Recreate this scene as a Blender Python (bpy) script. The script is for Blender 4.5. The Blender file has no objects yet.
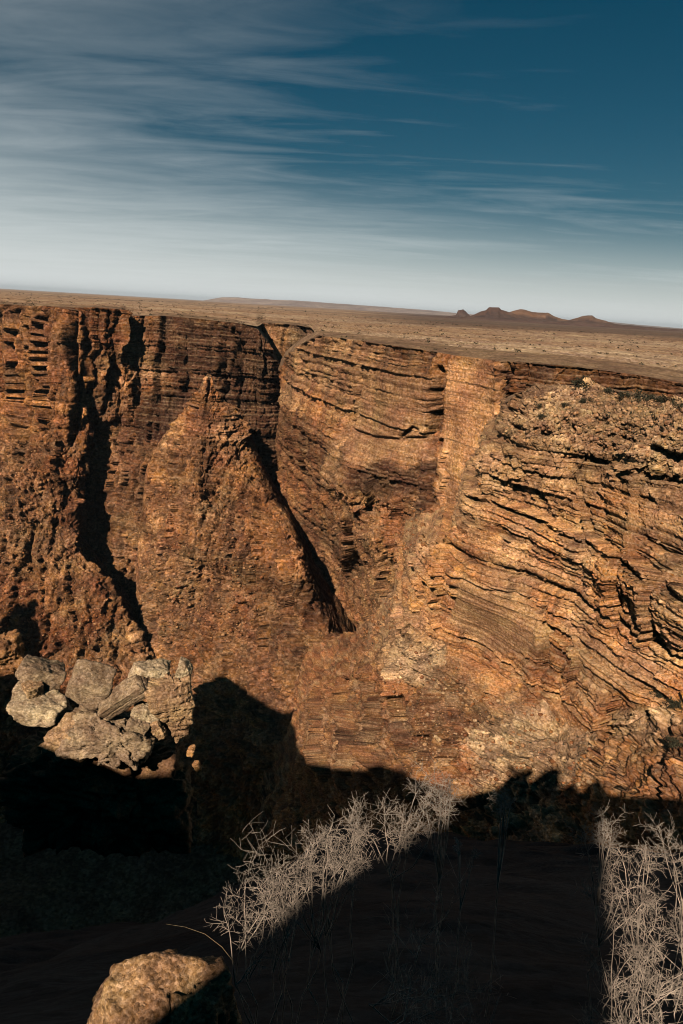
import bpy, math, random
import numpy as np
from mathutils import Vector, Matrix

# ------------------------------------------------------------------ camera, world, sun, exposure
scn = bpy.context.scene
W, H, F = 683, 1024, 682.0
PITCH, ROLL = 16.6, 3.35
cam_d = bpy.data.cameras.new('camera'); cam = bpy.data.objects.new('camera', cam_d)
scn.collection.objects.link(cam); scn.camera = cam
cam_d.sensor_fit = 'VERTICAL'; cam_d.sensor_height = 36.0; cam_d.lens = 36.0 * F / H
cam_d.clip_start = 0.05; cam_d.clip_end = 200000
RM = Matrix.Rotation(math.radians(90 - PITCH), 3, 'X') @ Matrix.Rotation(math.radians(ROLL), 3, 'Z')
cam.matrix_world = RM.to_4x4()
R3 = np.array(RM)


def ray(px, py):
    px = np.asarray(px, float); py = np.asarray(py, float)
    d = np.stack([(px - W / 2) / F, -(py - H / 2) / F, -np.ones_like(px)], -1)
    return d @ R3.T


def pt(px, py, Y):
    d = ray(px, py)
    return d * (np.asarray(Y, float) / d[..., 1])[..., None]


_a = ray(575.0, 782.0); _a = _a / np.linalg.norm(_a)          # direction in which the sunlight travels
SUN_EL = math.asin(-_a[2]); SUN_AZ = math.atan2(_a[0], _a[1])
FWD = np.array([math.sin(SUN_AZ), math.cos(SUN_AZ), 0.0]); LAT = np.array([math.cos(SUN_AZ), -math.sin(SUN_AZ), 0.0])
TE = math.tan(SUN_EL)

sd = bpy.data.lights.new('sun', 'SUN'); sun = bpy.data.objects.new('sun', sd); scn.collection.objects.link(sun)
sd.energy = 5.0; sd.angle = math.radians(0.53); sd.color = (1.0, 0.93, 0.82)
sun.rotation_euler = Vector(tuple(_a)).to_track_quat('-Z', 'Y').to_euler()

wd = bpy.data.worlds.new('World'); scn.world = wd; wd.use_nodes = True
nt = wd.node_tree; nt.nodes.clear()


def nn(t, tree, **kw):
    n = tree.nodes.new(t)
    for k, v in kw.items():
        setattr(n, k, v)
    return n


def build_world():
    L = nt.links.new
    out = nn('ShaderNodeOutputWorld', nt); bg = nn('ShaderNodeBackground', nt); bg.inputs['Strength'].default_value = 0.05
    sky = nn('ShaderNodeTexSky', nt, sky_type='NISHITA', sun_disc=False)
    sky.sun_elevation = SUN_EL; sky.sun_rotation = SUN_AZ + math.pi
    sky.altitude = 1500; sky.air_density = 1.0; sky.dust_density = 0.05; sky.ozone_density = 1.5
    hs = nn('ShaderNodeHueSaturation', nt); hs.inputs['Hue'].default_value = 0.474; hs.inputs['Saturation'].default_value = 1.5; hs.inputs['Value'].default_value = 0.42
    L(sky.outputs[0], hs.inputs['Color'])
    tc = nn('ShaderNodeTexCoord', nt); sp = nn('ShaderNodeSeparateXYZ', nt); L(tc.outputs['Generated'], sp.inputs[0])

    def m(op, a, b=None, c=None, clamp=False):
        n = nn('ShaderNodeMath', nt, operation=op, use_clamp=clamp)
        for i, v in enumerate((a, b, c)):
            if v is None: continue
            if isinstance(v, (int, float)): n.inputs[i].default_value = v
            else: L(v, n.inputs[i])
        return n.outputs[0]

    zc = m('MAXIMUM', sp.outputs['Z'], 0.0)
    zz = m('ADD', zc, 0.06)
    u = m('DIVIDE', sp.outputs['X'], zz); v = m('DIVIDE', sp.outputs['Y'], zz)
    cb = nn('ShaderNodeCombineXYZ', nt); L(u, cb.inputs[0]); L(v, cb.inputs[1])

    def noise(scale, sx, sy, rot, det, dist, rough=0.55, off=(0, 0, 0)):
        mp = nn('ShaderNodeMapping', nt); mp.inputs['Rotation'].default_value = (0, 0, math.radians(rot))
        mp.inputs['Scale'].default_value = (sx, sy, 1); mp.inputs['Location'].default_value = off
        L(cb.outputs[0], mp.inputs[0])
        n = nn('ShaderNodeTexNoise', nt); n.inputs['Scale'].default_value = scale; n.inputs['Detail'].default_value = det
        n.inputs['Distortion'].default_value = dist; n.inputs['Roughness'].default_value = rough
        L(mp.outputs[0], n.inputs['Vector']); return n.outputs[0]

    big = noise(0.33, 0.5, 1.0, 12, 3, 0.6, off=(3.1, 1.7, 0))
    fine = noise(1.7, 0.40, 1.3, 17, 9, 1.1, 0.60, off=(0.4, 5.2, 0))
    rip = noise(4.5, 0.55, 1.3, -24, 6, 0.8, 0.6, off=(7.7, 2.2, 0))
    f = m('ADD', m('MULTIPLY', big, 0.78), m('ADD', m('MULTIPLY', fine, 0.48), m('MULTIPLY', rip, 0.13)))
    # thicker to the left (west), thinner to the right
    f = m('ADD', f, m('MULTIPLY', sp.outputs['X'], -0.24))
    f = m('ADD', f, -0.60)
    f = m('MULTIPLY', f, 2.3, clamp=True)
    f = m('POWER', f, 1.1)
    top = m('SUBTRACT', 1.0, m('MULTIPLY', m('SUBTRACT', zc, 0.20), 2.6), clamp=True)
    f = m('MULTIPLY', f, m('ADD', m('MULTIPLY', top, 0.75), 0.25))
    veil = m('MULTIPLY', m('POWER', m('SUBTRACT', 1.0, m('MULTIPLY', zc, m('ADD', 5.6, m('MULTIPLY', sp.outputs['X'], 3.5))), clamp=True), 1.7), 0.97)
    f = m('ADD', m('MULTIPLY', f, m('SUBTRACT', 0.44, m('MULTIPLY', veil, 0.44))), veil)
    f = m('MULTIPLY', f, m('ADD', m('MULTIPLY', sp.outputs['Y'], 2.5), 0.1, clamp=True))
    mx = nn('ShaderNodeMix', nt, data_type='RGBA')
    L(f, mx.inputs[0]); L(hs.outputs[0], mx.inputs[6]); mx.inputs[7].default_value = (14.0, 14.8, 14.8, 1)
    L(mx.outputs[2], bg.inputs[0]); L(bg.outputs[0], out.inputs[0])


build_world()
scn.view_settings.view_transform = 'Standard'; scn.view_settings.look = 'None'
scn.view_settings.exposure = 0.12; scn.view_settings.gamma = 1.0
cy = scn.cycles
cy.max_bounces = 4; cy.diffuse_bounces = 0; cy.glossy_bounces = 1; cy.transmission_bounces = 1; cy.volume_bounces = 0
scn.render.film_transparent = False
cy.pixel_filter_type = 'BLACKMAN_HARRIS'; cy.filter_width = 1.05

# ------------------------------------------------------------------ numpy noise
_rs = np.random.RandomState(7)
LAT3 = _rs.rand(64, 64, 64).astype(np.float32) * 2 - 1


def vnoise(p, seed=0):
    p = np.asarray(p, np.float32) + np.float32(seed * 17.31)
    i = np.floor(p).astype(np.int32); f = p - i
    f = f * f * f * (f * (f * 6 - 15) + 10)
    i0 = i & 63; i1 = (i + 1) & 63
    x0, y0, z0 = i0[..., 0], i0[..., 1], i0[..., 2]; x1, y1, z1 = i1[..., 0], i1[..., 1], i1[..., 2]
    fx, fy, fz = f[..., 0], f[..., 1], f[..., 2]
    a = LAT3[x0, y0, z0] * (1 - fx) + LAT3[x1, y0, z0] * fx
    b = LAT3[x0, y1, z0] * (1 - fx) + LAT3[x1, y1, z0] * fx
    c = LAT3[x0, y0, z1] * (1 - fx) + LAT3[x1, y0, z1] * fx
    d = LAT3[x0, y1, z1] * (1 - fx) + LAT3[x1, y1, z1] * fx
    a = a * (1 - fy) + b * fy; c = c * (1 - fy) + d * fy
    return a * (1 - fz) + c * fz


ROT = np.array([[0.36, 0.48, -0.8], [-0.8, 0.6, 0.0], [0.48, 0.64, 0.6]], np.float32)


def fbm(p, oct=4, seed=0, gain=0.5, billow=False):
    p = np.asarray(p, np.float32); s = 0; a = 1.0; t = 0
    for k in range(oct):
        n = vnoise(p, seed + k)
        if billow: n = np.abs(n) * 2 - 0.6
        s = s + a * n; t += a; a *= gain; p = (p @ ROT.T) * 2.03
    return s / t


def hsh(a, b, seed=0):
    x = np.sin(a * 127.1 + b * 311.7 + seed * 74.7) * 43758.5453
    return x - np.floor(x)


def worley(p, seed=0):
    """distance to the nearest of one random point per unit cell, and that cell's random value"""
    p = np.asarray(p, np.float32); i = np.floor(p).astype(np.int32)
    best = np.full(p.shape[:-1], 9.0, np.float32); bid = np.zeros(p.shape[:-1], np.float32)
    for dx in (-1, 0, 1):
        for dy in (-1, 0, 1):
            for dz in (-1, 0, 1):
                c = i + np.array([dx, dy, dz])
                m = (c + seed * 5) & 63
                jx = LAT3[m[..., 0], m[..., 1], m[..., 2]]; jy = LAT3[m[..., 1], m[..., 2], m[..., 0]]; jz = LAT3[m[..., 2], m[..., 0], m[..., 1]]
                q = c + 0.5 + 0.5 * np.stack([jx, jy, jz], -1) - p
                d = (q * q).sum(-1)
                k = d < best
                best = np.where(k, d, best); bid = np.where(k, jx, bid)
    return np.sqrt(best), bid


def smooth(a, b, x):
    t = np.clip((x - a) / (b - a), 0, 1); return t * t * (3 - 2 * t)


# ------------------------------------------------------------------ object helpers
COL = scn.collection


def link(name, me, mat=None, parent=None, label=None, cat=None, group=None, kind=None):
    o = bpy.data.objects.new(name, me); COL.objects.link(o)
    if mat is not None: me.materials.append(mat)
    if parent is not None: o.parent = parent
    for k, v in (('label', label), ('category', cat), ('group', group), ('kind', kind)):
        if v: o[k] = v
    return o


def make_mesh(name, verts, faces, col=None, smooth_=False):
    verts = np.ascontiguousarray(verts, np.float32).reshape(-1, 3)
    faces = np.ascontiguousarray(faces, np.int32); n, k = faces.shape
    me = bpy.data.meshes.new(name)
    me.vertices.add(len(verts)); me.vertices.foreach_set('co', verts.ravel())
    me.loops.add(n * k); me.loops.foreach_set('vertex_index', faces.ravel())
    me.polygons.add(n); me.polygons.foreach_set('loop_start', np.arange(0, n * k, k, dtype=np.int32))
    me.polygons.foreach_set('loop_total', np.full(n, k, np.int32))
    if smooth_: me.polygons.foreach_set('use_smooth', np.ones(n, bool))
    me.update(calc_edges=True)
    if col is not None:
        a = me.color_attributes.new('rock_tint', 'FLOAT_COLOR', 'POINT')
        c = np.ones((len(verts), 4), np.float32); c[:, :3] = np.clip(col.reshape(-1, 3), 0.005, 0.9)
        a.data.foreach_set('color', c.ravel())
    return me


def grid_faces(nr, nc):
    i = np.arange(nr * nc).reshape(nr, nc)
    return np.stack([i[1:, :-1], i[1:, 1:], i[:-1, 1:], i[:-1, :-1]], -1).reshape(-1, 4)


# ------------------------------------------------------------------ materials
def rock_mat(name, scale=1.0, bump=0.5, streak=0.4, strata=0.5, speck=0.4, bump_dist=0.3):
    """scale: metres per pixel of detail roughly; colour starts from the rock's own tint attribute"""
    mt = bpy.data.materials.new(name); mt.use_nodes = True; t = mt.node_tree; L = t.links.new
    bs = t.nodes['Principled BSDF']; bs.inputs['Roughness'].default_value = 0.95; bs.inputs['Specular IOR Level'].default_value = 0.1
    at = nn('ShaderNodeAttribute', t, attribute_name='rock_tint')
    tc = nn('ShaderNodeTexCoord', t)

    def noise(sc, sx, sy, sz, det, rough=0.6, dist=0.0):
        mp = nn('ShaderNodeMapping', t); mp.inputs['Scale'].default_value = (sx / sc, sy / sc, sz / sc)
        L(tc.outputs['Object'], mp.inputs[0])
        n = nn('ShaderNodeTexNoise', t); n.inputs['Scale'].default_value = 1.0; n.inputs['Detail'].default_value = det
        n.inputs['Roughness'].default_value = rough; n.inputs['Distortion'].default_value = dist
        L(mp.outputs[0], n.inputs['Vector']); return n.outputs[0]

    def ramp(fac, lo, hi, a, b):
        r = nn('ShaderNodeMapRange', t); r.inputs[1].default_value = lo; r.inputs[2].default_value = hi
        r.inputs[3].default_value = a; r.inputs[4].default_value = b; L(fac, r.inputs[0]); return r.outputs[0]

    def mul(a, b):
        n = nn('ShaderNodeMath', t, operation='MULTIPLY'); L(a, n.inputs[0])
        if isinstance(b, float): n.inputs[1].default_value = b
        else: L(b, n.inputs[1])
        return n.outputs[0]

    lay = noise(scale * 5, 0.08, 0.08, 1.3, 5, 0.7, 0.4)
    stk = noise(scale * 10, 1.0, 1.0, 0.12, 4, 0.6, 0.5)
    spk = noise(scale * 3.2, 1, 1, 1, 4, 0.7)
    pat = noise(scale * 40, 1, 1, 1.4, 4, 0.6)
    msk = ramp(noise(scale * 55, 1, 1, 1.2, 3), 0.42, 0.58, 0.0, 1.0)
    la = ramp(lay, 0.34, 0.66, 1 - strata, 1 + strata * 0.7); sa = ramp(stk, 0.36, 0.62, 1 - streak, 1 + streak * 0.35)
    mm = nn('ShaderNodeMix', t, data_type='FLOAT'); L(msk, mm.inputs[0]); L(la, mm.inputs[2]); L(sa, mm.inputs[3]); f = mm.outputs[0]
    f = mul(f, ramp(spk, 0.34, 0.66, 1 - speck * 0.7, 1 + speck * 0.7))
    mpv = nn('ShaderNodeMapping', t); k_ = 1 / (scale * 2.6); mpv.inputs['Scale'].default_value = (k_, k_, k_ * 1.35); L(tc.outputs['Object'], mpv.inputs[0])
    vo = nn('ShaderNodeTexVoronoi', t); vo.inputs['Scale'].default_value = 1.0; L(mpv.outputs[0], vo.inputs['Vector'])
    sv = nn('ShaderNodeSeparateColor', t); L(vo.outputs['Color'], sv.inputs[0])
    f = mul(f, ramp(sv.outputs[0], 0.0, 1.0, 1 - speck * 0.75, 1 + speck * 0.75))
    f = mul(f, ramp(pat, 0.35, 0.65, 0.8, 1.2))
    mx = nn('ShaderNodeMix', t, data_type='RGBA', blend_type='MULTIPLY'); mx.inputs[0].default_value = 1.0
    L(at.outputs['Color'], mx.inputs[6]); L(f, mx.inputs[7])
    hs = nn('ShaderNodeHueSaturation', t); L(mx.outputs[2], hs.inputs['Color'])
    L(ramp(pat, 0.3, 0.7, 0.490, 0.510), hs.inputs['Hue']); L(ramp(spk, 0.3, 0.7, 1.10, 0.86), hs.inputs['Saturation'])
    L(hs.outputs[0], bs.inputs['Base Color'])
    b1 = nn('ShaderNodeBump', t); b1.inputs['Strength'].default_value = bump; b1.inputs['Distance'].default_value = scale * bump_dist * 6
    fine = noise(scale * 4, 1, 1, 1.8, 7, 0.72)
    hgt = nn('ShaderNodeMath', t, operation='MULTIPLY_ADD'); L(vo.outputs['Distance'], hgt.inputs[0]); hgt.inputs[1].default_value = -0.35; L(fine, hgt.inputs[2])
    L(hgt.outputs[0], b1.inputs['Height']); L(b1.outputs[0], bs.inputs['Normal'])
    return mt


def plain_mat(name, col, rough=0.9, var=0.25, scale=8.0):
    mt = bpy.data.materials.new(name); mt.use_nodes = True; t = mt.node_tree; L = t.links.new
    bs = t.nodes['Principled BSDF']; bs.inputs['Roughness'].default_value = rough; bs.inputs['Specular IOR Level'].default_value = 0.15
    tc = nn('ShaderNodeTexCoord', t); n = nn('ShaderNodeTexNoise', t); n.inputs['Scale'].default_value = scale; n.inputs['Detail'].default_value = 4
    L(tc.outputs['Object'], n.inputs['Vector'])
    r = nn('ShaderNodeMapRange', t); r.inputs[1].default_value = 0.3; r.inputs[2].default_value = 0.7
    r.inputs[3].default_value = 1 - var; r.inputs[4].default_value = 1 + var; L(n.outputs[0], r.inputs[0])
    mx = nn('ShaderNodeMix', t, data_type='RGBA', blend_type='MULTIPLY'); mx.inputs[0].default_value = 1.0
    mx.inputs[6].default_value = (*col, 1); L(r.outputs[0], mx.inputs[7]); L(mx.outputs[2], bs.inputs['Base Color'])
    return mt


# rock colours (linear albedo)
C = {
    'tan': (0.40, 0.225, 0.105), 'pale': (0.45, 0.285, 0.145), 'orange': (0.42, 0.195, 0.070), 'brown': (0.22, 0.105, 0.045),
    'dark': (0.125, 0.062, 0.032), 'rust': (0.31, 0.135, 0.050), 'red': (0.27, 0.105, 0.042), 'talus': (0.37, 0.195, 0.085),
    'face': (0.62, 0.33, 0.145), 'cream': (0.48, 0.325, 0.18), 'varn': (0.085, 0.042, 0.024), 'grey': (0.31, 0.195, 0.108),
}

# ------------------------------------------------------------------ rock sheets


def polyl(P, n, t=None):
    P = np.array(P, float); d = np.r_[0, np.cumsum(np.hypot(*np.diff(P, axis=0).T))]; d /= d[-1]
    t = np.linspace(0, 1, n) if t is None else t
    return np.stack([np.interp(t, d, P[:, 0]), np.interp(t, d, P[:, 1])], -1)


def coons(top, bottom, left, right, nr, nc):
    T = polyl(top, nc)[None]; B = polyl(bottom, nc)[None]; Lf = polyl(left, nr)[:, None]; Rt = polyl(right, nr)[:, None]
    u = np.linspace(0, 1, nc)[None, :, None]; v = np.linspace(0, 1, nr)[:, None, None]
    return ((1 - v) * T + v * B + (1 - u) * Lf + u * Rt
            - ((1 - u) * (1 - v) * T[:, :1] + u * (1 - v) * T[:, -1:] + (1 - u) * v * B[:, :1] + u * v * B[:, -1:]))


def tps(cp, val, q, reg=1e-3):
    cp = np.asarray(cp, float) / 100; q = np.asarray(q, float) / 100; n = len(cp)

    def k(a, b):
        r2 = ((a[:, None] - b[None]) ** 2).sum(-1); return r2 * np.log(r2 + 1e-9) * 0.5

    A = np.zeros((n + 3, n + 3)); A[:n, :n] = k(cp, cp) + reg * np.eye(n)
    A[:n, n] = 1; A[:n, n + 1:] = cp; A[n, :n] = 1; A[n + 1:, :n] = cp.T
    w = np.linalg.solve(A, np.r_[val, 0, 0, 0])
    out = np.empty(len(q))
    for s in range(0, len(q), 100000):
        qq = q[s:s + 100000]; out[s:s + 100000] = k(qq, cp) @ w[:n] + w[n] + qq @ w[n + 1:]
    return out


def idw(cp, vals, q, p=4):
    cp = np.asarray(cp, float); vals = np.asarray(vals, float); out = np.empty((len(q), vals.shape[1]))
    for s in range(0, len(q), 100000):
        qq = q[s:s + 100000]; d2 = ((qq[:, None] - cp[None]) ** 2).sum(-1) + 9.0
        w = d2 ** (-p / 2); out[s:s + 100000] = (w @ vals) / w.sum(1, keepdims=True)
    return out


def layers(z, u, rng, tmin, tmax, zlo, zhi, blen, hard=0.5, blk=0.55):
    """bedded rock: per-bed setback, rounded bed faces, beds broken into blocks. Returns displacement in bed thicknesses and ids"""
    th = rng.uniform(tmin, tmax, int((zhi - zlo) / tmin) + 4) * (1 + 0.6 * (rng.rand(int((zhi - zlo) / tmin) + 4) < 0.15))
    b = zlo + np.r_[0, np.cumsum(th)]
    i = np.clip(np.searchsorted(b, z) - 1, 0, len(th) - 1); f = np.clip((z - b[i]) / th[i], 0, 1)
    off = rng.uniform(-1, 1, len(th)); off[1::2] -= 0.7 * hard
    bl = rng.uniform(0.6, 1.6, len(th)) * blen
    ub = u / bl[i] + i * 7.37; bi = np.floor(ub); fu = ub - bi
    br = hsh(i.astype(float), bi, 3) * 2 - 1
    edge = np.minimum(fu, 1 - fu) * bl[i]
    bulge = 1 - np.abs(2 * f - 1) ** 3.5
    soft = (rng.rand(len(th)) < 0.28)[i] * hard * 2                       # weak beds are cut back under the hard ones
    d = 0.6 * off[i] + blk * br * (1 - 0.4 * soft) + 0.22 * bulge - 1.7 * soft - 0.45 * np.exp(-(edge / (0.16 * th[i])) ** 2) * (hsh(bi + (fu > 0.5), i * 1.0, 8) > 0.35)
    return d, i, br, f, th[i]


def in_poly(q, poly, soft):
    poly = np.array(poly, float); n = len(poly); ins = np.zeros(len(q), bool); dm = np.full(len(q), 1e9)
    for i in range(n):
        a, b = poly[i], poly[(i + 1) % n]
        c = ((a[1] > q[:, 1]) != (b[1] > q[:, 1])) & (q[:, 0] < (b[0] - a[0]) * (q[:, 1] - a[1]) / (b[1] - a[1] + 1e-9) + a[0])
        ins ^= c; e = b - a; t = np.clip(((q - a) @ e) / (e @ e), 0, 1)
        dm = np.minimum(dm, ((q - a - t[:, None] * e) ** 2).sum(1))
    return smooth(-soft, soft, np.where(ins, 1, -1) * np.sqrt(dm))


def sheet(name, mat, top, bottom, left, right, cps, nr, nc, seed, wrapL=0, wrapR=0, edge=14, back=0, backz=0.0, det=1.0,
          tmin=1.5, tmax=4.0, blen=9.0, bed=1.0, joint=1.0, jlen=14.0, lump=1.0, relief=None, dipx=0.0, dipy=0.0, cracks=(), steps=(), patches=(), tone=(1, 1, 1), terrace=0.8, stainamt=0.6, outcrop=0.8, frac=1.0, blk=0.5, hard=0.5, gulw=1.0, clean=(14, 0.3), mottle=0.6):
    """cps: (px, py, distance, cliffness, colour[, colour2]) control points. The base surface is a smooth sheet in world space; beds, joints
    and rubble are then cut into it as functions of world position."""
    rng = np.random.RandomState(seed)
    G = coons(top, bottom, left, right, nr, nc); q = G.reshape(-1, 2)
    cp = [(c[0], c[1]) for c in cps]
    Y = tps(cp, np.log([c[2] for c in cps]), q); Y = np.exp(Y).reshape(nr, nc)
    if wrapL: Y = Y + wrapL * np.exp(-(G[..., 0] - G[:, :1, 0]) / edge)
    if wrapR: Y = Y + wrapR * np.exp(-(G[:, -1:, 0] - G[..., 0]) / edge)
    P = pt(G[..., 0], G[..., 1], Y)
    # skirts that run on behind the visible edge
    if back:
        k = 26; s = (np.arange(k, 0, -1) / k) ** 1.6
        d = P[0] / np.linalg.norm(P[0][:, :2], axis=-1, keepdims=True); d = d.copy(); d[:, 2] = 0
        ext = P[0][None] + d[None] * (s * back)[:, None, None]; ext[..., 2] += (s * backz)[:, None]
        P = np.concatenate([ext, P], 0); G = np.concatenate([np.repeat(G[:1], k, 0), G], 0)
    for side, wr in ((0, wrapL), (-1, wrapR)):
        if wr:
            k = 22; s = (np.arange(1, k + 1) / k) ** 1.3
            e = P[:, side]; d = e / np.linalg.norm(e[:, :2], axis=-1, keepdims=True); d = d.copy(); d[:, 2] = 0
            ext = e[:, None] + d[:, None] * (s * max(wr * 2.2, 38))[None, :, None]; ext[..., 2] -= (s * wr * 0.3)[None]
            g = np.repeat(G[:, side][:, None], k, 1)
            if side == 0: P = np.concatenate([ext[:, ::-1], P], 1); G = np.concatenate([g, G], 1)
            else: P = np.concatenate([P, ext], 1); G = np.concatenate([G, g], 1)
    nr2, nc2 = P.shape[:2]
    q = G.reshape(-1, 2); p = P.reshape(-1, 3)
    mpx = np.linalg.norm(p, axis=1) / F                              # metres per pixel there
    wq = q + 9 * np.stack([vnoise(np.c_[q / 14, np.zeros(len(q))], seed), vnoise(np.c_[q / 14, np.ones(len(q)) * 5], seed + 3)], -1) \
        + 4 * np.stack([vnoise(np.c_[q / 4, np.zeros(len(q))], seed + 5), vnoise(np.c_[q / 4, np.ones(len(q)) * 5], seed + 6)], -1)
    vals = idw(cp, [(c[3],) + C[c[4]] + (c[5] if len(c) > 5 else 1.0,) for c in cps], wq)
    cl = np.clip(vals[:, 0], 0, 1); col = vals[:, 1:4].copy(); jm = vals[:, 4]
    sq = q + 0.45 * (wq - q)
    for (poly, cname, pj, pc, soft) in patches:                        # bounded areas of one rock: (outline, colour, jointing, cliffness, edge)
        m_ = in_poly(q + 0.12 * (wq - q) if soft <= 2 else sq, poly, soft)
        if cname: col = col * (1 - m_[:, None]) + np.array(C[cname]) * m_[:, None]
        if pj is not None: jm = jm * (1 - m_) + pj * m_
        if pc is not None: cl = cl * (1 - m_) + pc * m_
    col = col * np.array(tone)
    oc = outcrop * smooth(0.02, 0.30, fbm(p / np.array([30, 30, 17]) / det + 3.3, 5, seed + 50, 0.55)) * smooth(1.0, 0.6, cl)
    cl = np.maximum(cl, 0.9 * oc); col = col * (1 - 0.30 * oc[:, None]) + np.array(C['brown']) * 0.16 * oc[:, None]
    # normal of the smooth sheet
    du = np.gradient(P, axis=1); dv = np.gradient(P, axis=0); N = np.cross(du, dv)
    N = N / (np.linalg.norm(N, axis=-1, keepdims=True) + 1e-9)
    N = N.reshape(-1, 3); s = np.sign((N * p).sum(1)); N = N * -s[:, None]
    if back:
        Ng = N.reshape(nr2, nc2, 3); Ng[:31] = Ng[31:32] * np.array([1, 1, 0.3]); N = Ng.reshape(-1, 3); N = N / (np.linalg.norm(N, axis=1, keepdims=True) + 1e-6)
    Nh = N * np.array([1, 1, 0.35]); Nh /= np.linalg.norm(Nh, axis=1, keepdims=True) + 1e-6
    # along-wall coordinate
    u = p[:, 0] * 0.93 + p[:, 1] * -0.36
    low = fbm(p / 45.0, 3, seed)
    z = p[:, 2] + dipx * p[:, 0] + dipy * p[:, 1] + 0.9 * det * low + 0.3 * tmin * fbm(p / (tmax * 2.2), 2, seed + 9)
    zlo, zhi = z.min() - 5, z.max() + 5
    uw = u + 0.35 * blen * fbm(p / blen, 2, seed + 2)
    d1, i1, br1, f1, t1 = layers(z, uw, rng, tmin, tmax, zlo, zhi, blen, hard, blk)
    d3, i3, br3, f3, t3 = layers(z * 1.0 + 0.2 * fbm(p / tmax, 2, seed + 15), uw * 0.9 + 11, rng, tmin * 0.35, tmax * 0.3, zlo, zhi, blen * 0.5)
    cot = np.clip(N[:, 2] / (np.hypot(N[:, 0], N[:, 1]) + 0.05), 0, 2.5)
    d2, i2, br2, f2, t2 = layers(z + 1.3, uw * 1.1 + 40, rng, tmax * 2.2, tmax * 5, zlo, zhi, blen * 2.5, hard, blk)
    # vertical joints: pillars that keep their offset over many beds
    uj = u + 0.12 * jlen * vnoise(p / np.array([jlen, jlen, jlen * 3]), seed + 4) + 0.30 * jlen * vnoise(p / (jlen * 3), seed + 12)
    tj = np.floor(uj / jlen); fj = uj / jlen - tj; rj = hsh(tj, np.floor(i2 / 3.0) * 0 + seed, 1) * 2 - 1
    ej = np.minimum(fj, 1 - fj) * jlen
    dj = 0.7 * rj + 0.12 * (1 - np.abs(2 * fj - 1) ** 4) - 0.8 * np.exp(-(ej / (0.09 * jlen)) ** 2) * (hsh(tj + (fj > 0.5), tj * 0 + 4, seed) > 0.3)
    uk = u * 1.0 + 0.2 * jlen * vnoise(p / np.array([jlen, jlen, jlen]) * 1.7, seed + 8)
    tk = np.floor(uk / (jlen * 0.37)); fk = uk / (jlen * 0.37) - tk
    dk = 0.5 * (hsh(tk, i2.astype(float), 9) * 2 - 1) - 0.4 * np.exp(-(np.minimum(fk, 1 - fk) / 0.10) ** 2) * (hsh(tk, i2.astype(float), 5) > 0.4)
    rough = fbm(p / (tmax * 0.9), 4, seed + 20, 0.55)
    jb = 0.12 + 0.88 * np.clip(jm, 0, 1)
    D = cl * (bed * jb * (t1 * 0.55 * d1 + 0.42 * tmax * d2 + 0.5 * t3 * d3) + terrace * cot * jb * (t1 * (f1 - 0.5) + 0.35 * t2 * (f2 - 0.5)) + joint * jm * (jlen * 0.26 * dj + jlen * 0.13 * dk) + jb * 0.22 * tmax * rough)
    D = D + 0.9 * mpx * fbm(p / (2.6 * mpx[:, None].mean()), 3, seed + 70, 0.7) * (0.5 + 0.5 * jb)
    # rubble, gullies and knobs on the less steep ground
    for (line, hgt, ln) in steps:
        lp = np.array(line, float); xl = np.interp(q[:, 1], lp[:, 1], lp[:, 0]) + 0.45 * (wq[:, 0] - q[:, 0])
        D = D * (1 - (0.9 if hgt > 4 else 0.3) * np.exp(-((xl - q[:, 0]) / max(3.0, hgt / 2.2)) ** 2) * smooth(lp[0, 1] - 8, lp[0, 1] + 3, q[:, 1]) * smooth(lp[-1, 1] + 22, lp[-1, 1] - 4, q[:, 1]))
    tal = 1 - cl
    gul = fbm(p / np.array([26, 26, 60]) / det, 4, seed + 30, 0.55)
    kn = fbm(p / (7.0 * det), 4, seed + 33, 0.55, billow=True)
    wd1, wi1 = worley(p / (2.6 * det), seed); wd2, wi2 = worley(p / (1.15 * det), seed + 1)
    bould = smooth(0.60, 0.30, wd1) * (0.15 + 0.75 * smooth(-.1, .9, wi1)) * 0.85 * det + smooth(0.6, 0.3, wd2) * (0.2 + 0.5 * smooth(-.2, .9, wi2)) * 0.42 * det
    wp = p + 0.8 * det * np.stack([vnoise(p / (3 * det), seed + 61), vnoise(p / (3 * det), seed + 62), vnoise(p / (3 * det), seed + 63)], -1)
    bA = worley(wp / (np.array([9, 9, 13]) * det), seed + 2)[1]; wB, bB = worley(wp / (np.array([3.6, 3.6, 5.2]) * det) + 5, seed + 4)
    D0 = D; D = 0 * D0
    D = D + (1 - cl + 0.18 * cl * np.clip(jm, 0, 1)) * frac * det * (3.4 * bA + 2.1 * bB * (0.5 + 0.5 * (bA > -0.3)))
    D = D + tal * lump * ((gulw if not isinstance(gulw, tuple) else gulw[0] + (gulw[1] - gulw[0]) * smooth(gulw[2], gulw[3], q[:, 1])) * (8.0 * det * gul + 2.6 * det * kn) + 1.8 * bould)
    DT = D * np.clip(1 - cl, 0, 1); D = D0 + D - DT
    # named cracks: long dark fissures, (pixel polyline, width m, depth m)
    for (line, wdt, dep) in cracks:
        lp = polyl(line, 90); dd = np.full(len(q), 1e9)
        for a in range(len(lp)):
            dd = np.minimum(dd, (wq[:, 0] * 0.35 + q[:, 0] * 0.65 - lp[a, 0]) ** 2 + ((q[:, 1] - lp[a, 1]) * 0.9) ** 2)
        D = D - dep * np.exp(-dd * mpx ** 2 / wdt ** 2)
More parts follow.
